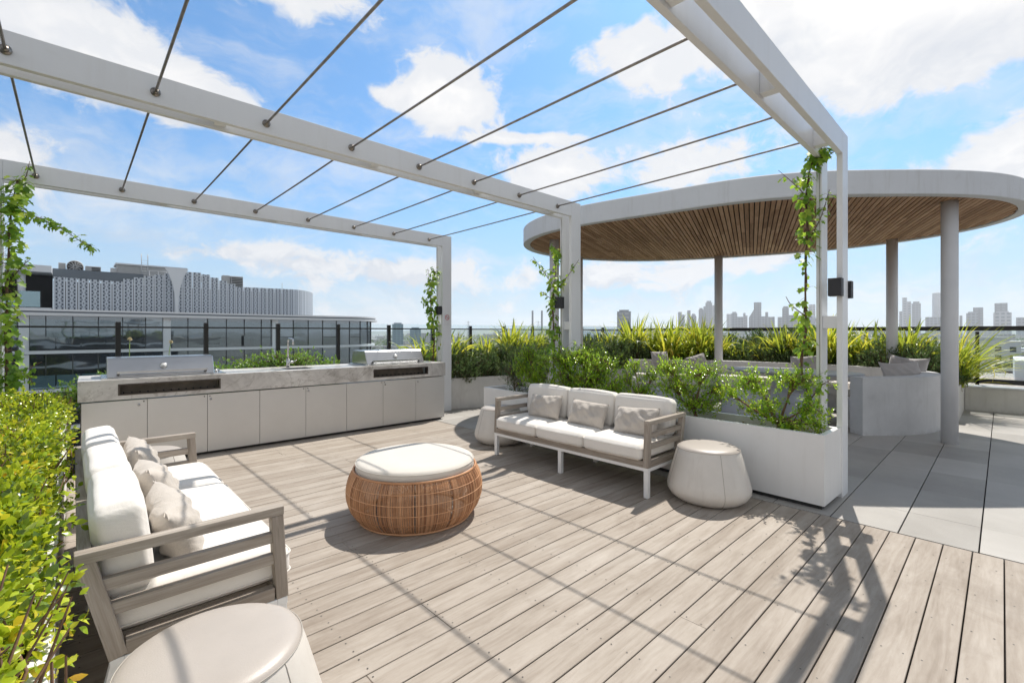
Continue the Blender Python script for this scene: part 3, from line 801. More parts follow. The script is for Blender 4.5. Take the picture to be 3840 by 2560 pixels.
# ============================================================ OUTDOOR KITCHEN
KR = R(-1.05)
kit = thing('outdoor_kitchen', 'long stone topped outdoor kitchen bench with pale cupboard doors at the far side', 'kitchen bench', (.03, 6.51, 0), KR)
KW = 4.49
mb = MB(); mb.box(.02, KW - .02, .03, .80, .02, .71); mb.build('carcass', 'steel_dark', kit)
mb = MB(); mb.box(.03, KW - .03, .06, .78, -.02, .019); mb.build('plinth', 'plinth_black', kit)
ed = [.0, .5635, 1.127, 1.69, 2.2535, 2.817, 3.380, 3.944, KW]
for i in range(8):
    a = ed[i] + (.028 if i == 0 else .0022); b = ed[i + 1] - .0022
    mb = MB(); mb.box(a, b, .0, .028, .035, .712); dr = mb.build('door', 'door_panel', kit, bevel=.002)
    side = -1 if i in (0, 1, 3, 5) else 1
    lx = (b - .05) if side == -1 else (a + .05)
    if i in (0, 2, 4, 6, 7):
        mb = MB(); lx2 = b - .07 if i == 0 else a + .03; mb.tube([(lx2, -.0005, .655), (lx2, -.006, .655)], .012, 14); mb.tube([(lx2, -.006, .655), (lx2, -.007, .655)], .005, 8)
        mb.build('lock', 'steel', dr)
    if i < 7:
        mb = MB(); lx3 = b - .028 if i in (0, 1, 3, 5) else a + .022; mb.tube([(lx3, -.0005, .69), (lx3, -.003, .69)], .007, 8); mb.build('screw_cap', 'bronze', dr)
# worktop with real openings for the sink; fascia with two recessed vents
def slab(mb, x0, x1, y0, y1, z0, z1, hole=None):
    if not hole: return mb.box(x0, x1, y0, y1, z0, z1)
    hx0, hx1, hy0, hy1 = hole
    mb.box(x0, hx0, y0, y1, z0, z1); mb.box(hx1, x1, y0, y1, z0, z1); mb.box(hx0, hx1, y0, hy0, z0, z1); mb.box(hx0, hx1, hy1, y1, z0, z1)
JX = 2.82
mb = MB(); slab(mb, 0, JX - .001, -.012, .84, .915, .942, (2.08, 2.43, .16, .55)); mb.box(JX + .001, KW + .012, -.012, .84, .915, .942)
mb.build('worktop', 'stone_top', kit, gco=False)
mb = MB()
def fas(x0, x1, v):
    if v is None: return mb.box(x0, x1, -.012, .012, .727, .914)
    mb.box(x0, v[0], -.012, .012, .727, .914); mb.box(v[1], x1, -.012, .012, .727, .914)
    mb.box(v[0], v[1], -.012, .012, .727, v[2]); mb.box(v[0], v[1], -.012, .012, v[3], .914)
V1 = (.315, 1.26, .770, .893); V2 = (3.22, 4.165, .770, .893)
fas(0, JX - .001, V1); fas(JX + .001, KW + .012, V2)
mb.box(KW - .012, KW + .012, .0125, .84, .727, .914); mb.box(0, .024, .0125, .84, .727, .914)
mb.build('stone_fascia', 'stone_top', kit, gco=False)
for v in (V1, V2):
    mb = MB(); a, b, c, d = v; w_ = .014
    mb.box(a, b, -.016, .06, d - w_, d - .0005); mb.box(a, b, -.016, .06, c + .0005, c + w_); mb.box(a + .0005, a + w_, -.016, .06, c + w_, d - w_); mb.box(b - w_, b - .0005, -.016, .06, c + w_, d - w_)
    vt = mb.build('vent_frame', 'bronze', kit)
    mb = MB(); mb.box(a + .002, b - .002, .14, .15, c, d); mb.box(a, b, .06, .14, c, c + .003)
    mb.build('vent_back', 'vent_stone', vt, gco=False)
    mb = MB()
    for k in range(13): 
        xx = a + .05 + (b - a - .1) * k / 12; mb.tube([(xx, .07, c + .02), (xx, .10, c + .02)], .007, 8)
    mb.build('burner_knobs', 'plinth_black', vt)
mb = MB(); x0, x1, y0, y1 = 2.085, 2.425, .165, .545
mb.box(x0, x1, y0, y1, .775, .78); mb.box(x0, x0 + .006, y0, y1, .78, .935); mb.box(x1 - .006, x1, y0, y1, .78, .935); mb.box(x0 + .006, x1 - .006, y0, y0 + .006, .78, .935); mb.box(x0 + .006, x1 - .006, y1 - .006, y1, .78, .935)
mb.build('sink', 'steel', kit)
mb = MB(); tx, ty = 2.215, .635
mb.tube([(tx, ty, .942), (tx, ty, 1.06)], .024, 16); mb.tube([(tx, ty, 1.06), (tx, ty, 1.066)], .027, 16)
pth = [(tx, ty, 1.06), (tx, ty, 1.30)] + [(tx + .0 + .055 * 0, ty - .055 + .055 * math.cos(R(a)), 1.30 + .055 * math.sin(R(a))) for a in range(15, 91, 15)] + [(tx + .01, ty - .13, 1.352)] + [(tx + .012, ty - .15 - .035 * math.sin(R(a)), 1.352 - .035 + .035 * math.cos(R(a))) for a in range(0, 91, 18)] + [(tx + .012, ty - .185, 1.265)]
mb.tube(pth, .0135, 12)
tp = mb.build('tap', 'steel', kit)
mb = MB(); mb.tube([(tx, ty, 1.02), (tx + .07, ty - .02, 1.02)], .017, 12); mb.tube([(tx + .07, ty - .02, 1.02), (tx + .11, ty - .03, 1.045)], .006, 8); mb.build('tap_lever', 'steel', tp)

def make_bbq():
    t_ = thing('barbecue', 'x', 'barbecue', (0, 0, 0))
    mb = MB(); mb.box(-.05, 1.10, -.02, .60, .0, .014); mb.build('base_tray', 'steel', t_, bevel=.003)
    pr = [(.02, .016), (.115, .205), (.14, .222), (.50, .222), (.56, .20), (.585, .016)]
    mb = MB(); mb.prism_x(pr, 0, .985); lid = mb.build('lid', 'steel', t_, bevel=.008, seg=3)
    nx = Vector((0, -.19, .095)).normalized()
    def onl(x, s_, off): 
        p = Vector((x, .02 + .095 * s_, .016 + .189 * s_)); return p + nx * off
    mb = MB(); mb.tube([onl(.49, .56, .002), onl(.49, .56, .010)], .036, 26); mb.tube([onl(.49, .56, .010), onl(.49, .56, .0115)], .029, 24, 1)
    g_ = mb.build('gauge', ['steel', 'gauge_face'], lid)
    mb = MB(); mb.beam(onl(.478, .50, .0125), onl(.502, .62, .0125), .004, .001); mb.build('needle', 'sign_black', g_)
    mb = MB(); a = onl(.075, .16, .05); b = onl(.91, .16, .05); mb.beam(a, b, .022, .026); 
    mb.build('handle', 'steel', lid, bevel=.003)
    for x in (.09, .895):
        mb = MB(); mb.beam(onl(x, .16, .0), onl(x, .16, .038), .022, .018); mb.build('handle_bracket', 'steel_dark', lid)
    for j, x in enumerate((1.03, 1.065)):
        mb = MB(); mb.lathe([(.018, 0), (.020, .012), (.014, .026), (.006, .03)], c=(x, .18 + j * .10, .014), n=16); mb.build('knob', 'steel', t_)
    return t_
LB = ['wide stainless barbecue with closed lid at the left end of the stone bench', 'sunlit stainless barbecue with closed lid at the right end of the stone bench']
b0 = make_bbq(); b0.location = (.265, 6.60, .9425); b0.rotation_euler.z = KR
b1 = copy_tree(b0); b1.location = (3.215, 6.545, .9425); b1.rotation_euler.z = KR
for o, l in zip((b0, b1), LB): tag(o, l, 'barbecue', 'barbecues built into the stone bench')

# ============================================================ SOFAS
def make_sofa(L):
    t_ = thing('sofa', 'x', 'sofa', (0, 0, 0))
    T = .05
    # legs, white metal
    for x, y in ((.675, T / 2), (.675, L / 2), (.675, L - T / 2)):
        mb = MB(); mb.beam((x, y, 0), (x, y, .232), .042, .042, up=(1, 0, 0)); mb.build('leg', 'white_metal', t_, bevel=.003)
    for y in (T / 2, L / 2, L - T / 2):
        mb = MB(); mb.beam((.065, y, 0), (.115, y, .232), .042, .05, up=(1, 0, 0)); mb.build('leg', 'white_metal', t_, bevel=.003)
    mb = MB(); mb.box(.655, .697, 0, L, .2325, .262); mb.box(.09, .132, 0, L, .2325, .262); mb.box(.1325, .6545, 0, .042, .2325, .262); mb.box(.1325, .6545, L - .042, L, .2325, .262); mb.box(.1325, .6545, L / 2 - .02, L / 2 + .02, .2325, .262)
    mb.build('base_rail', 'white_metal', t_, bevel=.002)
    # timber seat frame
    mb = MB(); mb.box(.645, .70, T + .001, L - T - .001, .2625, .318); mb.box(.085, .13, T + .001, L - T - .001, .2625, .318)
    for k in range(9): mb.box(.1305, .6445, T + .06 + (L - 2 * T - .16) * k / 8, T + .11 + (L - 2 * T - .16) * k / 8, .27, .30)
    mb.build('seat_frame', 'teak', t_, bevel=.003)
    for y in (0, L - T):
        sd = MB()
        sd.beam((.677, y + T / 2, .2625), (.655, y + T / 2, .633), T, .05, up=(1, 0, 0))
        sd.beam((.115, y + T / 2, .2625), (.025, y + T / 2, .633), T, .055, up=(1, 0, 0))
        sd.box(-.005, .682, y - .001, y + T + .001, .6335, .672)
        sd.box(.045, .64, y + .008, y + T - .008, .515, .560)
        sd.box(.065, .645, y + .008, y + T - .008, .420, .465)
        sd.box(.135, .645, y + .002, y + T - .002, .2625, .318)
        sd.build('arm_frame', 'teak', t_, bevel=.003)
    bk = MB()
    bk.beam((.022, T, .652), (.022, L - T, .652), .04, .038)
    for z, x in ((.55, .045), (.45, .070), (.36, .092)): bk.beam((x, T, z), (x, L - T, z), .022, .05)
    for y in (L / 3, 2 * L / 3): bk.beam((.095, y, .262), (.02, y, .632), .045, .03, up=(1, 0, 0))
    bk.build('back_frame', 'teak', t_, bevel=.003)
    cw = (L - 2 * T - .012) / 3
    for k in range(3):
        yc = T + .006 + cw * (k + .5)
        M_ = Matrix.Translation((.405, yc, .318)) @ Matrix.Rotation(R(random.uniform(-.5, .5)), 4, 'Z')
        cushion('seat_cushion', .66, cw - .003, .135, 'canvas_cream', t_, M_, rad=.045, crown=.014)
    for k in range(3):
        yc = T + .006 + cw * (k + .5)
        M_ = Matrix.Translation((.155, yc, .455)) @ Matrix.Rotation(R(-7 + random.uniform(-1, 1)), 4, 'Y') @ Matrix.Rotation(R(random.uniform(-1.2, 1.2)), 4, 'Z')
        # cushion stands on its edge: height 0.35, thickness 0.17
        cushion('back_cushion', .165, cw - .018, .345, 'canvas_cream', t_, M_, rad=.042, crown=.020, wr=.004, pipe=False)
    return t_
s1 = make_sofa(2.03); s1.location = (4.325, 4.145, 0); s1.rotation_euler.z = PI
tag(s1, 'three seat cream cushioned teak sofa standing before the white planter', 'sofa', 'matching outdoor sofas')
s2 = make_sofa(2.12); s2.location = (.005, 2.215, 0)
tag(s2, 'three seat cream cushioned teak sofa beside the left hedge, seen from its arm', 'sofa', 'matching outdoor sofas')
def lean(x, y, z, face, tilt, roll=0, yaw=0):
    """pillow upright, its face looking along `face` (degrees from +X), leaning back by tilt"""
    return Matrix.Translation((x, y, z)) @ Matrix.Rotation(R(face), 4, 'Z') @ Matrix.Rotation(R(90 - tilt), 4, 'Y') @ Matrix.Rotation(R(90 + roll), 4, 'Z')
G1 = 'lumbar pillows on the sofas'
pillow_obj('pillow', .47, .27, .16, 'linen_grey', lean(3.99, 3.66, .588, 180, 22, 3), 'small grey linen pillow at the kitchen end of the sofa before the white planter', G1, 2)
pillow_obj('pillow', .47, .27, .16, 'linen_grey', lean(3.985, 3.04, .582, 181, 24, -2), 'small grey linen pillow on the middle seat of the sofa before the white planter', G1, 5)
pillow_obj('pillow', .48, .28, .16, 'linen_grey', lean(3.98, 2.45, .585, 178, 24, 4), 'small grey linen pillow beside the pouf end arm of the sofa before the planter', G1, 9)
pillow_obj('pillow', .47, .29, .16, 'linen_grey', lean(.335, 3.95, .588, 0, 22, 3), 'small beige pillow on the sofa by the hedge, nearest the kitchen', G1, 3)
pillow_obj('pillow', .47, .29, .17, 'linen_grey', lean(.335, 3.26, .588, 2, 24, -4), 'small beige pillow, middle of the three on the sofa by the hedge', G1, 6)
pillow_obj('pillow', .47, .29, .17, 'linen_grey', lean(.335, 2.60, .585, -3, 23, 5), 'small beige textured pillow on the sofa by the hedge, nearest the front arm', G1, 8)

# ============================================================ POUFS
def make_pouf(body='leather', top='leather_top'):
    t_ = thing('pouf', 'x', 'pouf')
    prof = [(.0, .0), (.24, .0), (.275, .012), (.312, .04), (.340, .085), (.343, .12), (.332, .17), (.312, .24), (.290, .32), (.270, .39), (.259, .424), (.252, .440)]
    mb = MB(); mb.lathe(prof, n=72, capb=False, capt=False); mb.build('body', body, t_, gco=False)
    mb = MB(); mb.lathe([(.2515, .4405), (.247, .4475), (.238, .4545), (.222, .4605), (.195, .4655), (.12, .470), (0, .471)], n=72, capb=False, capt=False); tp = mb.build('seat_pad', top, t_, gco=False)
    mb = MB(); mb.tube([(.2535 * math.cos(2 * PI * k / 60), .2535 * math.sin(2 * PI * k / 60),   .4412) for k in range(61)], .0022, 6, caps=False)
    for k in range(4):
        a = R(20 + 90 * k); mb.tube([((r_ + .0006) * math.cos(a), (r_ + .0006) * math.sin(a), z) for r_, z in prof[2:]], .0018, 5)
    mb.build('seam', 'seam', t_)
    return t_
p0 = make_pouf()
spots = [(.325, 1.715, 195, 'cream leather pouf in the front left corner, closest to the viewer'), (4.04, 1.77, 205, 'cream leather pouf between the sofa and the white planter end'),
         (4.12, 4.58, 150, 'cream leather pouf behind the left arm of the sofa before the planter'), (.43, 4.87, 20, 'cream leather pouf between the sofa by the hedge and the kitchen doors')]
for i, (x, y, a, l) in enumerate(spots):
    o = p0 if i == 0 else copy_tree(p0)
    o.location = (x, y, 0); o.rotation_euler.z = R(a); tag(o, l, 'pouf', 'cream leather poufs')
q0 = make_pouf('leather_grey', 'leather_grey')
for i, (x, y, l) in enumerate([(8.20, 3.02, 'blue grey pouf under the canopy, seen between two planter shrubs'), (8.62, 2.18, 'blue grey pouf under the canopy behind the open branched shrub'), (7.62, 4.02, 'blue grey pouf under the canopy, mostly hidden behind the middle shrubs')]):
    o = q0 if i == 0 else copy_tree(q0); o.location = (x, y, 0); o.scale = (1.0, 1.0, 1.0); tag(o, l, 'pouf', 'blue grey poufs under the canopy')

# ============================================================ RATTAN OTTOMAN
ot = thing('ottoman', 'round woven rattan ottoman with cream cushion in the middle of the deck', 'ottoman', (2.0, 3.24, 0))
prof = [(.435, .014), (.462, .040), (.500, .095), (.524, .165), (.530, .220), (.524, .280), (.508, .335), (.490, .368), (.478, .388)]
pp = ring_path([(r_, 0, z) for r_, z in prof], 2)
vs = []; fs = []
NS = 400
for k in range(NS):
    if k % 33 in (0,): continue
    a = 2 * PI * (k + random.uniform(-.12, .12)) / NS; ca, sa = math.cos(a), math.sin(a); b_ = len(vs); w_ = .0030
    for p in pp:
        for dx, dr in ((-w_, 0), (0, .0028), (w_, 0), (0, -.0028)):
            r_ = p.x + dr; vs.append((r_ * ca - dx * sa, r_ * sa + dx * ca, p.z))
    for i in range(len(pp) - 1):
        for j in range(4): fs.append((b_ + i * 4 + j, b_ + i * 4 + (j + 1) % 4, b_ + (i + 1) * 4 + (j + 1) % 4, b_ + (i + 1) * 4 + j))
mb = MB(); mb._add(vs, fs, 0, None, True)
def circ(r_, z, n=72): return [(r_ * math.cos(2 * PI * k / n), r_ * math.sin(2 * PI * k / n), z) for k in range(n + 1)]
mb.build('weave', 'rattan', ot, gco=False)
mb = MB()
for r_, z, t2 in ((.435, .012, .010), (.502, .096, .0026), (.5265, .170, .0026), (.5305, .245, .0026), (.515, .318, .0026), (.477, .388, .009)): mb.tube(circ(r_, z), t2, 6, caps=False)
for k in range(12):
    a = 2 * PI * k / 12
    mb.tube([((p.x - .008) * math.cos(a), (p.x - .008) * math.sin(a), p.z) for p in pp], .0065, 6)
mb.build('hoops', 'rattan', ot, gco=False)
mb = MB(); mb.tube(circ(.40, .36), .012, 6, caps=False)
for k in range(6): mb.beam((.42 * math.cos(R(60 * k)), .42 * math.sin(R(60 * k)), .358), (0, 0, .358), .02, .012)
mb.build('inner_frame', 'steel_dark', ot)
for k in range(4):
    a = R(45 + 90 * k); mb = MB(); mb.tube([(.40 * math.cos(a), .40 * math.sin(a), 0), (.40 * math.cos(a), .40 * math.sin(a), .012)], .018, 10); mb.build('foot', 'gauge_face', ot)
mb = MB(); mb.lathe([(.0, .372), (.42, .374), (.450, .380), (.461, .396), (.462, .425), (.454, .445), (.432, .457), (.30, .464), (.15, .467), (0, .468)], n=84, capb=False, capt=False)
mb.tube(circ(.4615, .437, 90), .0028, 5, caps=False); mb.tube(circ(.461, .389, 90), .0028, 5, caps=False)
mb.build('cushion', 'canvas_ottoman', ot, gco=False)

# ============================================================ PLANTERS
def planter(name, label, quad, h, wt=.045, z0=.035, soil_z=.53):
    """quad: four outer corners counter-clockwise"""
    c = sum((Vector((x, y, 0)) for x, y in quad), Vector()) / 4
    t_ = thing(name, label, 'planter', c)
    Q = [Vector((x, y, 0)) - c for x, y in quad]; n = 4
    ctr = Vector()
    def inset(d):
        out = []
        for i in range(4):
            p, a, b = Q[i], Q[i - 1], Q[(i + 1) % 4]
            e1 = (p - a).normalized(); e2 = (b - p).normalized()
            n1 = Vector((-e1.y, e1.x, 0)); n2 = Vector((-e2.y, e2.x, 0)); out.append(p + (n1 + n2) * d / (1 + n1.dot(n2)))
        return out
    I = inset(wt); mb = MB()
    vs = [(p.x, p.y, z0) for p in Q] + [(p.x, p.y, h) for p in Q] + [(p.x, p.y, h) for p in I] + [(p.x, p.y, soil_z - .05) for p in I]
    fs = []
    for r_ in range(3):
        for i in range(4): j = (i + 1) % 4; fs.append((r_ * 4 + i, r_ * 4 + j, r_ * 4 + 4 + j, r_ * 4 + 4 + i))
    fs.append((3, 2, 1, 0)); mb._add(vs, fs)
    mb.build('box', 'planter_white', t_, bevel=.003)
    J = inset(.025); mb = MB(); mb.prism([(p.x, p.y) for p in J], -.02, z0 - .001); mb.build('plinth', 'plinth_black', t_)
    # lumpy soil with bark chips
    mb = MB(); nx_, ny_ = 6, 60; vs = []
    for j in range(ny_ + 1):
        for i in range(nx_ + 1):
            a = I[0].lerp(I[1], i / nx_); b = I[3].lerp(I[2], i / nx_); p = a.lerp(b, j / ny_); vs.append((p.x, p.y, soil_z + random.uniform(-.012, .012)))
    mb._add(vs, [(j * (nx_ + 1) + i, j * (nx_ + 1) + i + 1, (j + 1) * (nx_ + 1) + i + 1, (j + 1) * (nx_ + 1) + i) for j in range(ny_) for i in range(nx_)], 0, None, True)
    for k in range(900):
        a = I[0].lerp(I[1], random.random()); b = I[3].lerp(I[2], random.random()); p = a.lerp(b, random.random())
        d = Vector((random.gauss(0, 1), random.gauss(0, 1), random.gauss(0, .4))).normalized(); e = d.cross(Vector((random.gauss(0, .3), random.gauss(0, .3), 1))).normalized()
        mb.obox((p.x, p.y, soil_z + .012), d, e, d.cross(e), random.uniform(.008, .022), random.uniform(.004, .012), .004, 1)
    mb.build('soil', ['soil', 'bark'], t_, gco=False)
    return t_
planter('trough_planter', 'long white trough planter running behind the sofa to the near post', [(4.42, .99), (4.90, .975), (4.99, 5.42), (4.55, 5.44)], .613)
planter('hedge_planter', 'long white trough planter under the clipped hedge on the left', [(-.95, -.3), (-.045, -.3), (-.045, 6.55), (-.95, 6.55)], .60)

# ---- clipped hedge: leafy sprigs on brown twigs
def sprigs(tips, dirs, nl, L, Wd, spread, jit=.3):
    """leaves set in opposite pairs up each sprig; returns P, D, U, L, W"""
    P_, D_, U_, L_, W_ = [], [], [], [], []
    for p, d, s_ in zip(tips, dirs, spread):
        d = d / np.linalg.norm(d)
        a = np.cross(d, rng.normal(size=3)); a /= np.linalg.norm(a); b = np.cross(d, a)
        for i in range(nl):
            q = i / max(1, nl - 1); an = i * 1.37 * 2 + rng.normal() * .3
            out = a * math.cos(an) + b * math.sin(an)
            for sg_ in (1, -1):
                dd = out * sg_ * (1 - .45 * q) + d * (.35 + .9 * q) + rng.normal(size=3) * jit * .5
                P_.append(p - d * s_ * (1 - q)); D_.append(dd); U_.append(d * 1.2 + np.array([0, 0, .5]) + rng.normal(size=3) * .25)
                sc_ = (1.0 - .30 * q) * rng.uniform(.6, 1.3); L_.append(L * sc_); W_.append(Wd * sc_)
    return np.array(P_), np.array(D_), np.array(U_), np.array(L_), np.array(W_)
hd = thing('hedge', 'dense clipped yellow green hedge filling the left planter', 'hedge', (-.5, 3, 0))
def hsurf(x, y): return .80 + .035 * math.sin(y * 2.1) + .028 * math.sin(y * 5.3 + x * 4) + .02 * math.sin(x * 9 + y * 3) + (.05 * math.sin(y * .9 + 1))
tips = []; dirs = []
def add_tip(x, y, z, d):
    tips.append((x, y, z)); dirs.append(d)
yy = -.1
for k in range(5200):
    y = rng.uniform(.55, 6.55); x = rng.uniform(-.95, -.085 + .03 * math.sin(y * 4.3))
    if y < 1.5 and x < -.5: continue
    h = hsurf(x, y); dp = abs(rng.normal()) * .045
    edge = max(0, (x + .20) / .12); z = h - dp - .10 * edge ** 2 + (rng.uniform(0, .06) if rng.random() < .12 else 0)
    add_tip(x, y, z, np.array([rng.normal() * .4 + edge * .8, rng.normal() * .4, 1.0]))
for k in range(3400):
    y = rng.uniform(.55, 6.55); z = rng.uniform(.60, .80) ; b_ = .022 + .028 * math.sin(y * 3.7) + .02 * math.sin(y * 9.1)
    low_ = (z - .58) / .22
    x = -.125 + b_ * (.2 + .9 * low_) - abs(rng.normal()) * .04 + (rng.uniform(0, .09) if rng.random() < .05 else 0)
    add_tip(x, y, z, np.array([1.0, rng.normal() * .5, .5 + rng.normal() * .4]))
for k in range(900):
    add_tip(rng.uniform(-.9, -.02), 6.55 + rng.normal() * .03, rng.uniform(.58, .8), np.array([rng.normal() * .4, 1, .5]))
for k in range(110):
    y = rng.uniform(.6, 6.4); add_tip(rng.uniform(-.05, .02), y, rng.uniform(.60, .74), np.array([.9, rng.normal() * .6, rng.normal() * .5 + .2]))
tips = np.array(tips); dirs = np.array(dirs)
Pq = sprigs(tips, dirs, 3, .042, .028, rng.uniform(.05, .09, len(tips)))
relp(leaves('foliage', *Pq, OVATE, 'leaf_hedge'), hd)
mb = MB()
for k in range(1300):
    y = random.uniform(.6, 6.5); x = random.uniform(-.9, -.10); b_ = Vector((x, y, .50)); t_ = Vector((x + random.gauss(0, .12), y + random.gauss(0, .12), hsurf(x, y) - random.uniform(-.02, .08)))
    if t_.x > .0: t_.x = -.01
    mid = b_.lerp(t_, .5) + Vector((random.gauss(0, .03), random.gauss(0, .03), 0))
    mb.tube([b_, mid, t_], [.006, .0045, .002], 4, caps=False)
relp(mb.build('twigs', 'bark', gco=False), hd)

# ---- shrubs with visible branching
def shrub(label, base, blobs, ntip, trunk=.02, L=.050, Wd=.034, nl=3, group='small leaved shrubs in the white trough planter', mat='leaf_shrub', jit=.3, seed=0):
    rr = random.Random(seed); base = Vector(base)
    t_ = thing('shrub', label, 'shrub', base, 0, group)
    mb = MB(); tips = []; dirs = []
    fork = Vector((rr.gauss(0, .015), rr.gauss(0, .015), .5 * (min(b[2] for b in blobs) - base.z) + .02))
    fork.z = max(.04, fork.z)
    mb.tube([(0, 0, -.03), tuple(fork * .5 + Vector((rr.gauss(0, .01), rr.gauss(0, .01), 0))), tuple(fork)], [trunk, trunk * .85, trunk * .75], 7)
    tot = sum(b[3] * b[4] * b[5] for b in blobs)
    for bx, by, bz, rx, ry, rz in blobs:
        c = Vector((bx, by, bz)) - base
        mid = fork.lerp(c, .55) + Vector((rr.gauss(0, .02), rr.gauss(0, .02), rr.gauss(0, .02)))
        mb.tube([tuple(fork), tuple(mid), tuple(c)], [trunk * .6, trunk * .4, trunk * .28], 6)
        n = int(ntip * 1.75 * rx * ry * rz / tot)
        subs = []
        for k in range(max(7, n // 10)):
            v = Vector((rr.gauss(0, 1), rr.gauss(0, 1), rr.gauss(0, 1))).normalized() * rr.uniform(.45, .95)
            e = c + Vector((v.x * rx, v.y * ry, v.z * rz)); subs.append(e)
            mb.tube([tuple(mid.lerp(c, rr.random())), tuple(c.lerp(e, .5) + Vector((0, 0, rr.gauss(0, .01)))), tuple(e)], [trunk * .25, trunk * .18, trunk * .10], 4, caps=False)
        for k in range(n):
            s_ = rr.choice(subs); e = s_ + Vector((rr.gauss(0, rx * .42), rr.gauss(0, ry * .44), rr.gauss(0, rz * .46)))
            if k % 3 == 0: mb.tube([tuple(s_), tuple(e)], [.0018, .001], 3, caps=False)
            d = (e - c * .6); d.z += .10; tips.append(tuple(e)); dirs.append(tuple(d.normalized() + Vector((0, 0, .4))))
    mb.build('branches', 'bark', t_, gco=False)
    leaves('foliage', *sprigs(np.array(tips), np.array(dirs), nl, L, Wd, rng.uniform(.015, .04, len(tips)), jit), OVATE, mat, t_)
    return t_
shrub('open branched small leaved shrub with a bare brown trunk, nearest the near post', (4.66, 1.38, .52),
      [(4.60, 1.60, 1.00, .13, .15, .10), (4.72, 1.28, 1.02, .13, .16, .09), (4.62, 1.82, .86, .10, .09, .09), (4.68, 1.16, .80, .11, .10, .08), (4.58, 1.48, .80, .10, .12, .07), (4.74, 1.62, .72, .10, .16, .07), (4.66, 1.08, .66, .09, .08, .06), (4.62, 1.28, .66, .12, .12, .05)], 560, .021, .030, .019, seed=3)
shrub('rounded small leaved shrub with orange tinged leaves, just right of the sofa end', (4.66, 2.20, .52),
      [(4.62, 2.45, 1.05, .15, .14, .10), (4.68, 2.12, 1.03, .15, .17, .10), (4.60, 2.34, .88, .14, .18, .10), (4.72, 1.98, .86, .11, .10, .10), (4.66, 2.16, .74, .15, .17, .10)], 760, .022, .028, .018, seed=5)
shrub('thin pale green shrub on one small stem behind the sofa back', (4.64, 2.78, .52),
      [(4.62, 2.86, 1.06, .09, .09, .08), (4.66, 2.66, .96, .09, .10, .08), (4.62, 2.95, .92, .09, .09, .09), (4.64, 2.80, .78, .10, .15, .08)], 330, .014, .026, .017, seed=7)
shrub('large dense bushy shrub at the foot of the middle pergola post', (4.68, 3.60, .52),
      [(4.62, 3.30, 1.05, .18, .19, .12), (4.66, 3.62, 1.12, .19, .20, .12), (4.62, 3.92, 1.10, .18, .17, .12), (4.60, 3.45, .86, .19, .20, .13), (4.62, 3.80, .86, .19, .20, .13), (4.60, 3.12, .82, .14, .12, .10), (4.64, 3.60, .66, .2, .3, .08)], 1900, .024, .028, .018, seed=11)
shrub('shrub with a forked reddish stem left of the middle pergola post', (4.70, 4.38, .52),
      [(4.66, 4.60, 1.14, .13, .13, .10), (4.70, 4.36, 1.06, .12, .10, .09), (4.66, 4.72, .96, .12, .12, .12), (4.66, 4.52, .82, .13, .14, .12), (4.66, 4.30, .84, .10, .09, .10)], 760, .018, .026, .017, seed=13)
shrub('small dark green shrub with fine leaves at the far end of the white trough planter', (4.72, 4.92, .52),
      [(4.70, 4.98, .86, .14, .14, .14), (4.72, 4.86, .70, .13, .13, .10)], 420, .012, .022, .010, mat='leaf_rosemary', seed=17)

# low bright green hedge in the bed behind the worktop
for i, (x, r_, zt, l) in enumerate([(2.30, .62, 1.04, 'mound of bright green shrub behind the sink, seen above the worktop'), (3.05, .20, .93, 'low bright green shrub right of the tap behind the worktop'), (.35, .45, .84, 'low leafy shrub behind the left end of the worktop'), (4.72, .20, .92, 'small leafy shrub at the foot of the far pergola post'), (1.45, .35, .90, 'low green shrub behind the barbecue at the left end')]):
    shrub(l, (x, 7.62, .50), [(x - r_ * .55, 7.62, zt - .10, r_ * .5, .22, .12), (x + r_ * .45, 7.64, zt - .06, r_ * .5, .22, .14), (x, 7.60, zt, r_ * .55, .20, .10), (x, 7.55, zt - .22, r_ * .9, .24, .14)], int(1100 * r_), .015, .036, .021, nl=4, group='low shrubs behind the worktop', mat='leaf_low', seed=20 + i)
for i, (x, y, zt, l, dx) in enumerate([(.515, 7.55, 1.36, 'white allium flower on a green stalk above the left barbecue', .01), (.935, 7.55, 1.32, 'seed head of a faded allium leaning above the left barbecue', .07)]):
    t_ = thing('allium', l, 'flower', (x, y, .5), 0, 'allium stalks behind the left barbecue')
    mb = MB(); mb.tube([(-dx, 0, 0), (-dx * .6, 0, (zt - .5) * .6), (0, 0, zt - .5)], .0045, 6); mb.build('stalk', 'stalk', t_, gco=False)
    n = 60; D_ = rdir(n, .5); leaves('flower_head', np.tile([0, 0, zt - .5], (n, 1)), D_, rdir(n, 0), .030, .012, SMALL, 'rust_petal', t_)

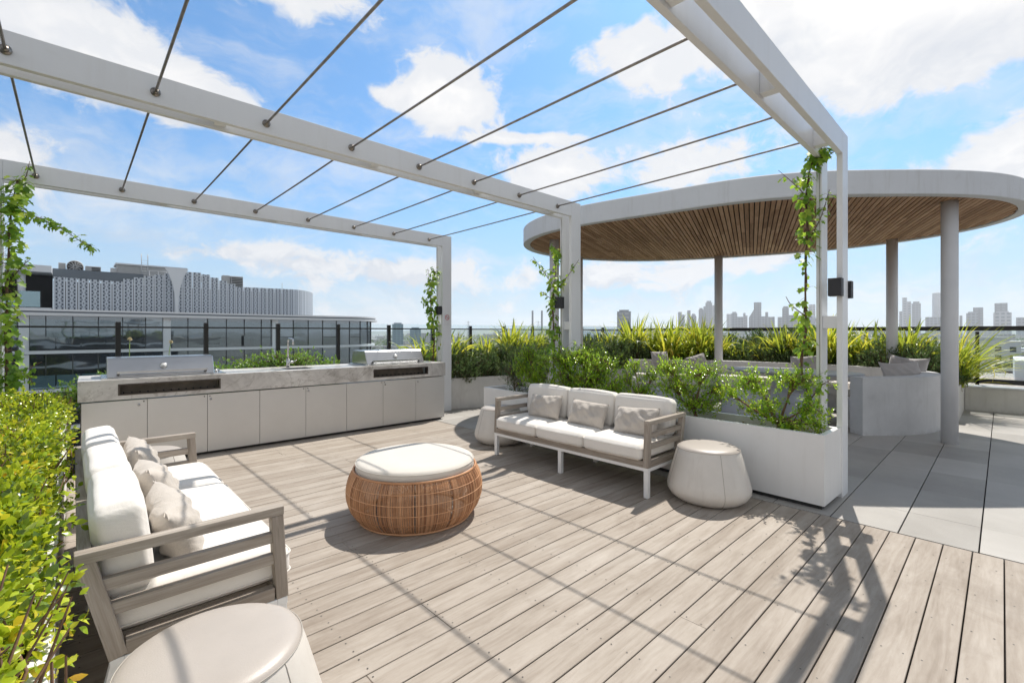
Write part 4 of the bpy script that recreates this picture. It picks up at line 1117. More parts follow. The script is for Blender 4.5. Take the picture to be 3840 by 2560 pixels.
# ---- rosemary bushes and flax clumps of the garden bed
def make_rosemary(seed, rad=.44, h=.64, n=430):
    rr = np.random.default_rng(seed)
    t_ = thing('rosemary_bush', 'x', 'shrub')
    P_, D_, U_ = [], [], []; mb = MB()
    for k in range(n):
        a = rr.uniform(0, 2 * PI); r_ = rad * math.sqrt(rr.random()); up = 1 - .55 * (r_ / rad) ** 2
        Ls = rr.uniform(.14, .30) * (1.25 if rr.random() < .1 else 1)
        top = np.array([r_ * math.cos(a), r_ * math.sin(a), h * up * rr.uniform(.45, 1.02)])
        d = np.array([math.cos(a) * .55 * (r_ / rad) + rr.normal() * .2, math.sin(a) * .55 * (r_ / rad) + rr.normal() * .2, 1.0 - .5 * (r_ / rad)]); d /= np.linalg.norm(d)
        base = top - d * Ls; cv = rr.normal(size=3) * .02
        mb.tube([tuple(base), tuple(base + d * Ls * .5 + cv), tuple(top)], [.003, .0025, .0012], 3, caps=False)
        m_ = 34
        for i in range(m_):
            q = i / m_; p = base + d * Ls * q + cv * (1 - (2 * q - 1) ** 2)
            o_ = np.cross(d, rr.normal(size=3)); o_ /= np.linalg.norm(o_)
            P_.append(p); D_.append(o_ * .9 + d * (.5 + .8 * q)); U_.append(d + rr.normal(size=3) * .3)
    for k in range(14):
        a = rr.uniform(0, 2 * PI); mb.tube([(0, 0, -.03), (rad * .35 * math.cos(a), rad * .35 * math.sin(a), h * .3), (rad * .7 * math.cos(a), rad * .7 * math.sin(a), h * .55)], [.012, .008, .004], 4, caps=False)
    mb.build('stems', 'bark', t_, gco=False)
    leaves('foliage', P_, D_, U_, .034, .0115, NEEDLE, 'leaf_rosemary', t_)
    return t_
def make_flax(seed, n=85, Lm=.75, lean_=0.0, w=.040):
    rr = np.random.default_rng(seed); t_ = thing('flax_clump', 'x', 'grass plant')
    vs = []; fs = []
    for k in range(n):
        a = rr.uniform(0, 2 * PI); L_ = Lm * rr.uniform(.55, 1.1); tilt = abs(rr.normal()) * .30 + .10; droop = rr.uniform(.1, 1.9) * (1.9 if rr.random() < .4 else 1)
        w_ = w * rr.uniform(.6, 1.25); p = np.array([rr.normal() * .06, rr.normal() * .06, 0.0]); nseg = 10; th = tilt; b_ = len(vs)
        h_ = np.array([math.cos(a), math.sin(a), 0]); h_ = h_ + np.array([0, -lean_, 0]); sd = np.array([-math.sin(a), math.cos(a), 0]); tw = rr.normal() * .5
        for i in range(nseg + 1):
            q = i / nseg; d = h_ * math.sin(th) + np.array([0, 0, math.cos(th)]); d /= np.linalg.norm(d)
            s2 = sd * math.cos(tw * q) + np.cross(d, sd) * math.sin(tw * q); nn = np.cross(d, s2)
            ww = w_ * (.55 + .45 * math.sin(min(1, q * 2) * PI / 2)) * (1 - q ** 3.2) + .0006
            vs += [tuple(p - s2 * ww * .5 + nn * ww * .18), tuple(p), tuple(p + s2 * ww * .5 + nn * ww * .18)]
            p = p + d * L_ / nseg; th += droop * q * 2.4 / nseg
        for i in range(nseg):
            c = b_ + i * 3; fs += [(c, c + 3, c + 4, c + 1), (c + 1, c + 4, c + 5, c + 2)]
    emit('leaves', vs, fs, 'leaf_flax', t_, smooth=True)
    return t_
ros = [make_rosemary(31), make_rosemary(32, .48, .68, 480), make_rosemary(33, .40, .58, 380)]
flx = [make_flax(41, 130), make_flax(42, 150, .82), make_flax(43, 100, .66)]
usedr = [False] * 3; usedf = [False] * 3
def put(kind, i, x, y, z, s_, label, group, rot=None, sz=None):
    src, used = (ros, usedr) if kind == 'r' else (flx, usedf)
    o = src[i] if not used[i] else copy_tree(src[i]); used[i] = True
    k_ = (1.42 if x > 8.3 else 1.2) if kind == 'r' else (1.62 if x > 9 else 1.34)
    o.location = (x, y, z); o.scale = (s_ * min(k_, 1.35), s_ * min(k_, 1.35), s_ * k_); o.rotation_euler.z = rot if rot is not None else random.uniform(0, 6.28)
    return tag(o, label, 'shrub' if kind == 'r' else 'grass plant', group)
GR = 'rosemary bushes along the garden bed'; GF = 'strappy flax clumps in the garden bed'
RL = [(4.98, 7.42, .95, 'rosemary spilling over the bed wall right beside the kitchen end'),
      (5.50, 7.30, 1.02, 'dense rosemary bush, second from the kitchen, below the no smoking sign post gap'),
      (6.05, 7.22, 1.08, 'tall pointed rosemary rising above the railing left of the middle post'),
      (6.62, 7.12, 1.10, 'dark rosemary bush before the fence, halfway between kitchen and middle post'),
      (7.20, 7.08, 1.10, 'broad dark rosemary left of the middle pergola post'),
      (7.80, 7.08, 1.12, 'rosemary directly behind the leftmost canopy column'),
      (8.45, 7.05, 1.05, 'rosemary bush just right of the middle pergola post'),
      (9.05, 6.88, 1.08, 'brownish rosemary bush between middle post and the upright pillow'),
      (9.60, 6.62, 1.08, 'rosemary bush left of the upright square pillow'),
      (10.05, 6.30, 1.0, 'rosemary bush behind the upright square pillow'),
      (10.95, 4.85, .80, 'low rosemary right of the centre column foot'),
      (11.15, 4.20, .88, 'grey green rosemary mound above the middle of the curved bench'),
      (11.22, 3.60, .92, 'grey green rosemary mound above the round table'),
      (11.30, 3.05, .85, 'low rosemary just left of the near pergola post'),
      (11.25, 2.45, .72, 'low rosemary seen just right of the near pergola post'),
      (11.22, 2.00, .72, 'low rosemary left of the right rear column foot'),
      (11.05, 1.45, .95, 'feathery rosemary at the foot of the right rear column'),
      (10.85, 1.02, .98, 'rosemary behind the two grey pillows'),
      (11.15, .88, .85, 'rosemary at the bed end behind the front right column')]
RL += [(8.45, 7.62, 1.05, 'back row rosemary against the fence, right of the middle post'), (9.2, 7.50, 1.1, 'back row rosemary against the fence below the lone slab tower'), (9.95, 7.40, 1.1, 'back row rosemary behind the first flax clump'),
       (11.75, 5.3, 1.12, 'dark back row rosemary against the right fence, just right of the centre column'), (11.85, 4.65, 1.2, 'dark bushy rosemary standing above the fence rail right of the centre column'), (11.85, 3.95, 1.2, 'back row rosemary above the fence rail over the oval table'),
       (11.85, 3.3, 1.2, 'back row rosemary above the fence rail left of the near vine'), (11.9, 2.5, 1.08, 'back row rosemary behind the flax right of the near post'), (11.9, 1.75, 1.08, 'back row rosemary behind the right rear column'),
       (11.9, 1.15, 1.0, 'back row rosemary between the two right columns')]
for i, (x, y, s_, l) in enumerate(RL):
    if x < 9.5: y += .10; s_ *= .94
    else: x += .08
    put('r', i % 3, x, y, .47, s_, l, GR)
FL = [(4.95, 7.72, 1.0, 'yellow flax leaves just left of the far post foot', 2), (5.60, 7.70, 1.0, 'yellow flax clump right of the far post under the railing', 0),
      (6.55, 7.72, 1.0, 'yellow flax leaves among rosemary before the second fence post', 2), (7.25, 7.68, 1.08, 'tall yellow flax before the third fence post', 1), (7.85, 7.62, 1.06, 'orange tinged flax left of the leftmost canopy column', 0),
      (10.15, 7.0, 1.05, 'flax clump above the rosemary, left of the skyline', 0), (10.55, 6.55, 1.15, 'tall spiky flax clump with leaves rising into the skyline', 1), (10.60, 6.0, 1.1, 'flax clump behind the upright pillow', 0),
      (10.55, 5.55, 1.1, 'broad leaved flax behind the tilted pillow', 1), (10.75, 5.15, 1.08, 'flax clump left of the centre canopy column', 2), (10.95, 4.98, 1.12, 'flax clump at the foot of the centre canopy column', 1), (11.30, 4.75, 1.0, 'flax arching out right of the centre canopy column', 0),
      (11.5, 3.35, .95, 'arching flax left of the near pergola vine', 1), (11.5, 2.95, 1.0, 'flax seen through the gap of the near post', 0), (11.45, 2.55, 1.08, 'flax with drooping leaves right of the near post', 1), (11.5, 2.1, 1.08, 'flax with drooping leaves left of the right rear column', 2),
      (11.6, 1.75, 1.05, 'flax with upright tips just beside the right rear column', 0), (11.45, 1.25, .98, 'tall flax between the two right columns', 1), (11.3, .95, .92, 'tall flax against the front right column', 2),
      (11.75, .85, .80, 'flax clump right of the front right column', 0)]
FL += [(9.75, 7.30, .95, 'flax clump at the left end of the tall flax band', 2), (10.95, 5.9, 1.0, 'back row flax behind the tilted pillow', 0), (11.15, 5.3, 1.0, 'back row flax left of the centre canopy column', 1),
       (11.35, 4.25, .85, 'low arching flax above the middle of the curved bench', 2), (11.45, 3.75, .82, 'low flax between rosemary above the oval table', 0), (11.6, 2.32, .95, 'back flax between near post and right rear column', 1)]
for x, y, s_, l, i in FL: put('f', i, x, y, .47 if x > 8 else .60, s_, l, GF)
big = make_flax(51, 150, 1.25, .9, .024); big.location = (11.25, .60, .48); big.rotation_euler.z = 0
tag(big, 'large trailing grassy clump spilling over the wall right of the front column', 'grass plant', GF)
big2 = make_flax(52, 80, 1.15, .9, .014); big2.location = (11.75, .58, .46); tag(big2, 'fine arching grass with dry tips hanging down the right boundary wall', 'grass plant', GF)

# ============================================================ VINES
def vine(label, stem, nleaf, spread=.09, L=.075, seed=0, side=(), dens=None):
    rr = random.Random(seed); base = Vector(stem[0]); t_ = thing('vine', label, 'climbing vine', base, 0, 'grape vines on the pergola posts')
    path = ring_path([Vector(p) - base for p in stem], 6)
    mb = MB(); n = len(path); mb.tube([tuple(p) for p in path], [.011 * (1 - .75 * i / n) + .0015 for i in range(n)], 6)
    p2 = [p + Vector((.012 * math.sin(i * .9), .012 * math.cos(i * .9), 0)) for i, p in enumerate(path[: int(n * .8)])]
    mb.tube([tuple(p) for p in p2], .004, 5)
    P_, D_, U_, L_ = [], [], [], []
    def leaf_at(p, sp, s_=1.0):
        d = Vector((rr.gauss(0, 1), rr.gauss(0, 1), rr.gauss(0, .7))).normalized(); q = p + d * sp * rr.uniform(.3, 1.0)
        mb.tube([tuple(p), tuple(p.lerp(q, .6) + Vector((0, 0, .012))), tuple(q)], [.0016, .0013, .001], 3, caps=False)
        dd = d * .6 + Vector((0, 0, -.75)) + Vector((rr.gauss(0, .3), rr.gauss(0, .3), rr.gauss(0, .2)))
        P_.append(tuple(q)); D_.append(tuple(dd)); U_.append(tuple(Vector((-.4, -.5, .6)) + d * .8)); L_.append(L * s_ * rr.uniform(.55, 1.15))
    for k in range(nleaf):
        while True:
            q = rr.random()
            if dens is None or rr.random() < dens(q): break
        leaf_at(path[min(n - 1, int(q * n))], spread)
    for pts, cnt, sp in side:
        pl_ = ring_path([Vector(p) - base for p in pts], 5); mb.tube([tuple(p) for p in pl_], [.004 * (1 - .7 * i / len(pl_)) + .001 for i in range(len(pl_))], 4)
        for k in range(cnt):
            q = rr.random(); leaf_at(pl_[int(q * (len(pl_) - 1))], sp, 1 - .45 * q)
    mb.build('stem', 'vine_bark', t_, gco=False)
    leaves('foliage', P_, D_, U_, np.array(L_), np.array(L_) * .62, VINE, 'leaf_vine', t_)
    return t_
def gap(*iv):
    def f(q):
        for a, b, v in iv:
            if a <= q < b: return v
        return .1
    return f
vine('leafy vine climbing the near pergola post with a bare lower stem', [(4.74, 1.32, .56), (4.80, 1.18, .80), (4.83, 1.26, 1.10), (4.86, 1.235, 1.5), (4.85, 1.235, 1.9), (4.86, 1.225, 2.3), (4.86, 1.225, 2.75), (4.87, 1.18, 3.0), (4.87, 1.10, 3.08)],
     340, .075, .070, 1, side=[([(4.84, 1.25, 2.72), (4.76, 1.32, 2.82), (4.66, 1.40, 2.92)], 14, .06), ([(4.86, 1.2, 2.3), (4.90, 1.12, 2.5), (4.90, 1.06, 2.72)], 34, .05), ([(4.86, 1.12, 3.0), (4.9, 1.02, 3.05), (4.9, .98, 3.12)], 10, .04),
      ([(4.80, 1.18, .85), (4.82, 1.10, .98), (4.84, 1.05, 1.02)], 22, .07), ([(4.74, 1.32, .6), (4.72, 1.24, .76), (4.78, 1.18, .84)], 20, .07), ([(4.85, 1.24, 1.6), (4.82, 1.34, 1.7), (4.80, 1.38, 1.78)], 8, .04)],
     dens=gap((0, .12, .4), (.12, .30, .10), (.30, .46, .8), (.46, .56, .2), (.56, 1.01, 1.0)))
vine('thin vine with side shoots on the middle pergola post', [(4.80, 4.22, .60), (4.81, 4.25, 1.0), (4.83, 4.26, 1.4), (4.81, 4.27, 1.8), (4.84, 4.25, 2.2), (4.85, 4.24, 2.62)],
     170, .085, .080, 2, side=[([(4.82, 4.27, 2.1), (4.78, 4.42, 2.3), (4.74, 4.58, 2.52)], 34, .05), ([(4.84, 4.25, 2.0), (4.88, 4.05, 2.22), (4.92, 3.90, 2.42)], 24, .05), ([(4.81, 4.27, 1.9), (4.78, 4.40, 1.98), (4.78, 4.46, 2.02)], 12, .05)],
     dens=gap((0, .12, .3), (.12, .3, .25), (.3, .6, .7), (.6, 1.01, .9)))
vine('bushy vine column on the far pergola post above the kitchen end', [(4.84, 7.20, .55), (4.80, 7.18, 1.0), (4.82, 7.17, 1.4), (4.76, 7.16, 1.75), (4.72, 7.15, 2.1), (4.80, 7.14, 2.55)],
     250, .12, .078, 3, side=[([(4.76, 7.16, 1.8), (4.62, 7.16, 1.98), (4.55, 7.15, 2.1)], 34, .07), ([(4.78, 7.16, 2.2), (4.70, 7.16, 2.42), (4.66, 7.15, 2.60)], 26, .06)],
     dens=gap((0, .12, .4), (.12, .38, .12), (.38, .62, .9), (.62, 1.01, 1.0)))
vine('thick leafy vine on the far left post with a long branch reaching right', [(-.50, 6.96, .60), (-.49, 6.95, 1.0), (-.50, 6.95, 1.4), (-.49, 6.95, 1.8), (-.48, 6.95, 2.3), (-.46, 6.95, 2.7), (-.42, 6.94, 3.0)],
     480, .12, .078, 4, side=[([(-.48, 6.95, 2.72), (-.30, 6.93, 2.66), (-.10, 6.92, 2.56), (.08, 6.91, 2.42), (.16, 6.90, 2.36)], 150, .055), ([(-.44, 6.95, 2.9), (-.36, 6.94, 3.05), (-.33, 6.93, 3.22)], 26, .05), ([(-.49, 6.95, 1.0), (-.36, 6.92, 1.06), (-.24, 6.90, 1.14)], 26, .06), ([(-.50, 6.95, 1.9), (-.40, 6.93, 2.1), (-.33, 6.92, 2.2)], 40, .07), ([(-.49, 6.94, 1.1), (-.34, 6.85, 1.0), (-.30, 6.80, .92)], 20, .06)])

# ============================================================ CURVED BENCH, TABLE
bn = thing('curved_bench', 'curved concrete banquette under the oval canopy with a low end wall', 'bench', (9, 3, 0))
relp(wall_from(bench_in, bench_out, -.03, .81).build('back_wall', 'concrete_bench', gco=False), bn)
# seat: a thinner ledge following the wall
seat_a = [p for p in bench_in]; seat_b = offset(bench_in, .56)
sa, sb = seat_a[3:], seat_b[3:]
mb = MB()
mb.strip([(p.x, p.y, .44) for p in sb], [(p.x, p.y, .44) for p in sa], 0, False); mb.strip([(p.x, p.y, .32) for p in sb], [(p.x, p.y, .44) for p in sb], 0, True)
in2 = offset(bench_in, .44)[3:]; mb.strip([(p.x, p.y, -.03) for p in in2], [(p.x, p.y, .32) for p in in2], 0, True); mb.strip([(p.x, p.y, .32) for p in in2], [(p.x, p.y, .32) for p in sb], 0, False)
for q in (0, -1):
    mb._add([(sb[q].x, sb[q].y, .32), (sa[q].x, sa[q].y, .32), (sa[q].x, sa[q].y, .44), (sb[q].x, sb[q].y, .44)], [(0, 1, 2, 3)])
    mb._add([(in2[q].x, in2[q].y, -.03), (sa[q].x, sa[q].y, -.03), (sa[q].x, sa[q].y, .32), (in2[q].x, in2[q].y, .32)], [(0, 1, 2, 3)])
relp(mb.build('seat', 'concrete_bench', gco=False), bn)
c_a, c_b = offset(bench_in, .04), offset(bench_in, .54)
nn = len(bench_in)
for k, (i0, i1) in enumerate(((8, 22), (23, 38), (39, 54), (55, nn - 2))):
    A_ = c_a[i0:i1 + 1]; B_ = c_b[i0:i1 + 1]; mb = MB(); m_ = len(A_)
    prof = [(0, .442), (-.0, .50), (.03, .525), (.97, .525), (1.0, .50), (1.0, .442)]
    rows = [[(a.lerp(b, max(0, min(1, t_)))).to_tuple()[:2] + (z_,) for a, b in zip(A_, B_)] for t_, z_ in prof]
    for r0, r1 in zip(rows[:-1], rows[1:]): mb.strip(r0, r1, 0, True)
    for q in (0, m_ - 1): mb._add([r_[q] for r_ in rows], [tuple(range(6))])
    t_ = mb.build('seat_pad', 'canvas_cream', gco=False); relp(t_, bn)
G2 = 'pillows on the curved bench'
def faceto(x, y): 
    return math.degrees(math.atan2(2.9 - y, 8.9 - x))
pillow_obj('pillow', .50, .46, .13, 'linen_bench', lean(9.62, 5.30, .79, faceto(9.62, 5.3), 12, 0), 'square grey pillow standing upright against the back of the curved bench', G2, 12)
pillow_obj('pillow', .50, .46, .13, 'linen_bench', lean(10.02, 4.62, .72, faceto(10.0, 4.6), 14, 14), 'square grey pillow tilted to one side at the back of the curved bench', G2, 13)
pillow_obj('pillow', .50, .46, .13, 'linen_bench', lean(10.42, 2.66, .76, 180, 14, 5), 'pale square pillow on the bench behind the near pergola post', G2, 14)
pillow_obj('pillow', .55, .46, .14, 'linen_bench', lean(9.62, 1.10, .775, 212, 26, 4), 'grey pillow peeking over the low end wall of the curved bench', G2, 15, .03)
pillow_obj('pillow', .55, .46, .14, 'linen_bench', lean(10.12, 1.10, .83, 165, 16, -5), 'light topped pillow behind the grey one at the bench end', G2, 16, .03)
tb = thing('oval_table', 'blue grey oval table on a tapering pedestal inside the curved bench', 'table', (9.35, 2.62, 0))
mb = MB(); el_ = [(.60 * math.cos(2 * PI * k / 64), 1.08 * math.sin(2 * PI * k / 64)) for k in range(64)]
mb.prism([(x * .94, y * .96) for x, y in el_], .722, .7395); mb.prism(el_, .74, .765); mb.build('table_top', 'table_top', tb, bevel=.003, gco=False)
mb = MB(); n = 40; A_ = []
for r_, z_ in ((.30, -.03), (.28, .02), (.20, .35), (.22, .60), (.30, .721)): A_.append([(r_ * .9 * math.cos(2 * PI * k / n), r_ * 1.5 * math.sin(2 * PI * k / n), z_) for k in range(n + 1)])
for a, b in zip(A_[:-1], A_[1:]): mb.strip(a, b, 0, True)
mb.build('pedestal', 'table_top', tb, gco=False)

# ============================================================ NEIGHBOURING BLOCK
def uvbox(name, x0, x1, y0, y1, z0, z1, mat, parent=None, rot=0, c=None):
    """box with metre UVs on its walls"""
    vs = [(x0, y0, z0), (x1, y0, z0), (x1, y1, z0), (x0, y1, z0), (x0, y0, z1), (x1, y0, z1), (x1, y1, z1), (x0, y1, z1)]
    fs = [(0, 1, 5, 4), (1, 2, 6, 5), (2, 3, 7, 6), (3, 0, 4, 7), (4, 5, 6, 7)]
    w, d, h = x1 - x0, y1 - y0, z1 - z0; uv = []
    for q in (w, d, w, d): uv += [(0, 0), (q, 0), (q, h), (0, h)]
    uv += [(0, 0)] * 4
    return emit(name, vs, fs, mat, parent, c or (0, 0, 0), uvs=uv, rot=rot)
NB = thing('apartment_block', 'long glass fronted apartment block with white floor bands behind the barbecues', 'apartment block', (8, 56, -30))
face = [Vector((-24, 53.5, 0)), Vector((23.2, 53.5, 0))] + [Vector((23.2 + 5.6 * math.sin(R(a)), 59.1 - 5.6 * math.cos(R(a)), 0)) for a in range(8, 91, 8)] + [Vector((28.8, 75, 0))]
def band(d, z0, z1, mat, name='floor_band', d2=None):
    A = offset(face, -d); B = offset(face, 1.2); mb = MB()
    A1 = [(p.x, p.y, z1) for p in A]; A0 = [(p.x, p.y, z0) for p in A]; B1 = [(p.x, p.y, z1) for p in B]; B0 = [(p.x, p.y, z0) for p in B]
    mb.strip(A0, A1); mb.strip(A1, B1); mb.strip(B0, A0)
    return relp(mb.build(name, mat, gco=False), NB)
band(.75, 2.78, 3.02, 'nb_white', 'roof_fascia'); band(.55, 3.03, 3.15, 'nb_grey', 'roof_flashing'); band(.62, 3.16, 3.32, 'nb_white', 'roof_coping')
mb = MB(); mb._add([(-24, 54.2, 3.20), (26.2, 54.2, 3.20), (26.2, 75, 3.20), (-24, 75, 3.20)], [(0, 1, 2, 3)]); relp(mb.build('roof', 'nb_grey', gco=False), NB)
for fl in range(6):
    zb = -.05 - 3.12 * fl
    band(.45, zb - .26, zb, 'nb_white')
    z0, z1 = zb + .001, zb + 2.82
    fpath = resample(face, 46); mb = MB(); mb3 = MB()
    for a, b in zip(fpath[:-1], fpath[1:]):
        d = (b - a); L_ = d.length; d.normalize(); nrm = Vector((d.y, -d.x, 0))
        e = nrm * random.uniform(-.006, .006)
        a2, b2 = a + d * .035 + e, b - d * .035 - e
        zm = z0 + random.choice((0, .95, 0))
        if zm > z0 + .1:
            mb._add([(a2.x, a2.y, z0), (b2.x, b2.y, z0), (b2.x, b2.y, zm - .03), (a2.x, a2.y, zm - .03)], [(0, 1, 2, 3)])
            mb3.obox((a + b) / 2 + Vector((0, 0, zm)), d, nrm, (0, 0, 1), L_ / 2 - .04, .04, .03)
        mb._add([(a2.x, a2.y, zm + .0), (b2.x, b2.y, zm), (b2.x, b2.y, z1), (a2.x, a2.y, z1)], [(0, 1, 2, 3)])
        mb3.obox(a + nrm * .03 + Vector((0, 0, (z0 + z1) / 2)), d, nrm, (0, 0, 1), .032, .05, (z1 - z0) / 2)
    relp(mb.build('window_band', 'tower_glass', gco=False), NB)
    relp(mb3.build('mullions', 'nb_dark', gco=False), NB)
    if fl < 2:
        for x in (-2.85, 6.3, 15.6):
            mb = MB(); mb.box(x - .28, x + .28, 53.15, 53.42, z0, z1); relp(mb.build('column', 'nb_white', gco=False), NB)
        # set-back balconies with glass fronts
        for x0, x1 in ((-2.5, 3.6), (12.6, 15.2)) if fl == 0 else ((-2.5, 5.5),):
            for k in range(max(1, int((x1 - x0) / 1.5))):
                xx = x0 + 1.5 * k; mb = MB(); mb.box(xx, xx + 1.42, 52.98, 53.02, z0 + .08, z0 + 1.12); relp(mb.build('balcony_glass', 'teal_glass' if fl else 'tower_glass', gco=False), NB)
mb = MB(); mb.box(-24, 26, 55.5, 74, -30, 3.1); relp(mb.build('core', 'nb_dark', gco=False), NB)

# plant level with its perforated screen
SC = thing('plant_screen_building', 'upper block with grey perforated screen panels rising behind the white roof edge', 'building', (8, 62, 3))
def scp(x):  # screen line, bending away at its right end
    return Vector((x, 60 + max(0, (x - 19.0)) ** 2 * .22, 0))
xs = [-1.35]
while xs[-1] < 23.6: xs.append(xs[-1] + (.82 if xs[-1] < 19 else .62))
NP = len(xs) - 1
tops = []
for i in range(NP):
    if i < 6: h = 6.55 - i * .02
    elif i < 12: h = 6.75 + (i - 6) * .21
    elif i < 14: h = 7.9
    elif i < 18: h = 7.75 - (i - 14) * .28
    else: h = 6.62 + .012 * (i - 18)
    tops.append(h)
for i in range(NP):
    a, b = scp(xs[i]), scp(xs[i + 1]); d = (b - a).normalized(); nr = Vector((d.y, -d.x, 0)); g_ = .05
    L_ = (b - a).length - g_; h = tops[i]; z0 = 3.22
    c = a + d * (g_ / 2)
    tilt = nr * .03
    p = [c, c + d * L_]
    vs = [(p[0].x, p[0].y, z0), (p[1].x + tilt.x, p[1].y + tilt.y, z0), (p[1].x + tilt.x, p[1].y + tilt.y, h), (p[0].x, p[0].y, h)]
    bk = [(q[0] - nr.x * .08, q[1] - nr.y * .08, q[2]) for q in vs]
    rows = (h - z0) / .34
    uv = [(0, 0), (1, 0), (1, rows), (0, rows)] + [(0, 0)] * 16
    relp(emit('screen_panel', vs + bk, [(0, 1, 2, 3), (1, 5, 6, 2), (4, 0, 3, 7), (3, 2, 6, 7), (5, 4, 7, 6)], 'screen_panel', uvs=uv), SC)
mb = MB(); bp_ = [scp(x) + Vector((0, .35, 0)) for x in xs]; mb.strip([(p.x, p.y, 3.2) for p in bp_], [(p.x, p.y, 6.2) for p in bp_]); mb.strip([(p.x, p.y, 6.2) for p in bp_], [(p.x, p.y + 8, 6.2) for p in bp_]); relp(mb.build('wall_behind_screen', 'nb_dark', gco=False), SC)
mb = MB(); mb.box(-1.4, 5.2, 60.3, 60.8, 6.45, 7.35); relp(mb.build('dark_fascia', 'nb_grey', gco=False), SC)
mb = MB(); mb.box(5.3, 8.2, 60.6, 60.9, 6.45, 7.0); relp(mb.build('dark_fascia', 'nb_grey', gco=False), SC)
mb = MB(); mb.box(-9, -1.45, 59.2, 66, 6.85, 7.45); relp(mb.build('terrace_roof', 'nb_white', gco=False), SC)
mb = MB(); mb.box(-9, -1.45, 62.5, 63, 3.2, 6.84); relp(mb.build('terrace_wall', 'nb_dark', gco=False), SC)
mb = MB(); mb.box(-9, -1.45, 59.5, 59.8, 3.2, 3.65); relp(mb.build('terrace_upstand', 'nb_white', gco=False), SC)
mb = MB(); mb.tube([(-3.4, 60.3, 3.2), (-3.4, 60.3, 6.84)], .28, 20); relp(mb.build('column', 'nb_white', gco=False), SC)
for x in (-6.3, -4.95, -3.6, -2.2):
    mb = MB(); mb.box(x - 1.25, x + .02, 59.45, 59.49, 3.7, 5.1); relp(mb.build('glass_pane', 'teal_glass', gco=False), SC)
    mb = MB(); mb.box(x + .025, x + .075, 59.42, 59.52, 3.66, 5.12); relp(mb.build('rail_post', 'nb_dark', gco=False), SC)
# white funnel shaped canopy leaf standing in front of the screen
mb = MB(); fv = []; n = 14
for i in range(n + 1):
    q = i / n; z = 3.3 + 4.75 * q; w_ = .14 + .85 * q ** 3.2; xc = 7.85; fv.append((xc - w_, xc + w_, z))
mb._add([(a, 59.2, z) for a, b, z in fv] + [(b, 59.2, z) for a, b, z in fv] + [(a, 59.5, z) for a, b, z in fv] + [(b, 59.5, z) for a, b, z in fv],
        [(i, n + 1 + i, n + 2 + i, i + 1) for i in range(n)] + [(i + 1, 2 * (n + 1) + i + 1, 2 * (n + 1) + i, i) for i in range(n)] + [(n + 1 + i, 3 * (n + 1) + i, 3 * (n + 1) + i + 1, n + 2 + i) for i in range(n)] + [(n, 2 * n + 1, 4 * n + 3, 3 * n + 2)])
relp(mb.build('funnel_fin', 'nb_white', gco=False), SC)
# lift overrun box, ladder, handrails
def boxthing(name, label, cat, x0, x1, y0, y1, z0, z1, mat, bev=.03):
    c = ((x0 + x1) / 2, (y0 + y1) / 2, z0); mb = MB(); mb.box(x0 - c[0], x1 - c[0], y0 - c[1], y1 - c[1], 0, z1 - z0)
    return tag(mb.build(name, mat, loc=c, bevel=bev, gco=False), label, cat)
LR = thing('lift_motor_room', 'pale grey flat roofed lift motor room above the screen panels', 'roof hut', (5.8, 63.5, 6.2))
mb = MB(); mb.box(3.25, 9.0, 62, 65, 6.2, 8.35); relp(mb.build('wall', 'nb_unit', bevel=.03, gco=False), LR)
mb = MB(); mb.box(3.1, 9.15, 61.85, 65.1, 8.352, 8.5); relp(mb.build('roof', 'nb_white', gco=False), LR)
mb = MB(); mb.box(2.75, 3.24, 62.4, 63.2, 7.3, 8.0); relp(mb.build('vent_box', 'nb_white', gco=False), LR)
LD = thing('roof_ladder', 'thin white roof ladder with two tall hooped rails against the lift motor room', 'ladder', (5.4, 61.7, 6.2))
for x in (5.15, 5.68):
    mb = MB(); mb.tube([(x, 61.7, 6.5), (x, 61.7, 9.4), (x + .02, 61.95, 9.6), (x + .02, 62.2, 9.3)], .035, 6); relp(mb.build('stile', 'nb_white', gco=False), LD)
mb = MB()
for k in range(9): mb.tube([(5.15, 61.7, 6.7 + .28 * k), (5.68, 61.7, 6.7 + .28 * k)], .02, 5)
relp(mb.build('rungs', 'nb_white', gco=False), LD)
HR = thing('roof_handrail', 'thin white handrail on the roof beside the funnel shaped fin', 'handrail', (6.5, 61, 6.2))
for z in (7.35, 7.85): mb = MB(); mb.tube([(5.7, 61.2, z), (8.6, 61.2, z)], .028, 6); relp(mb.build('rail', 'nb_white', gco=False), HR)
for x in (5.75, 6.5, 7.2, 8.5): mb = MB(); mb.tube([(x, 61.2, 6.3), (x, 61.2, 7.85)], .028, 6); relp(mb.build('post', 'nb_white', gco=False), HR)
FN = thing('roof_fan', 'large round dark roof fan drum on the left of the neighbouring roof', 'roof fan', (1.1, 62, 7.2))
mb = MB(); mb.tube([(.12, 61.6, 7.75), (.12, 63.0, 7.75)], .62, 32); relp(mb.build('drum', 'nb_unit', gco=False), FN)
mb = MB(); mb.tube([(.12, 61.5, 7.75), (.12, 61.595, 7.75)], .56, 32); relp(mb.build('mesh_mouth', 'nb_dark', gco=False), FN)
mb = MB()
for a in range(0, 180, 30): mb.beam((.12 - .5 * math.cos(R(a)), 61.47, 7.75 - .5 * math.sin(R(a))), (.12 + .5 * math.cos(R(a)), 61.47, 7.75 + .5 * math.sin(R(a))), .06, .03, up=(0, 1, 0))
relp(mb.build('blades', 'nb_unit', gco=False), FN)
boxthing('roof_unit', 'grey roof box behind the round fan drum', 'roof unit', -1.05, -.55, 62, 63, 6.4, 8.1, 'nb_unit')
AC = thing('air_conditioner', 'louvred grey air conditioning box right of the round fan', 'air conditioner', (2.7, 62, 7.2))
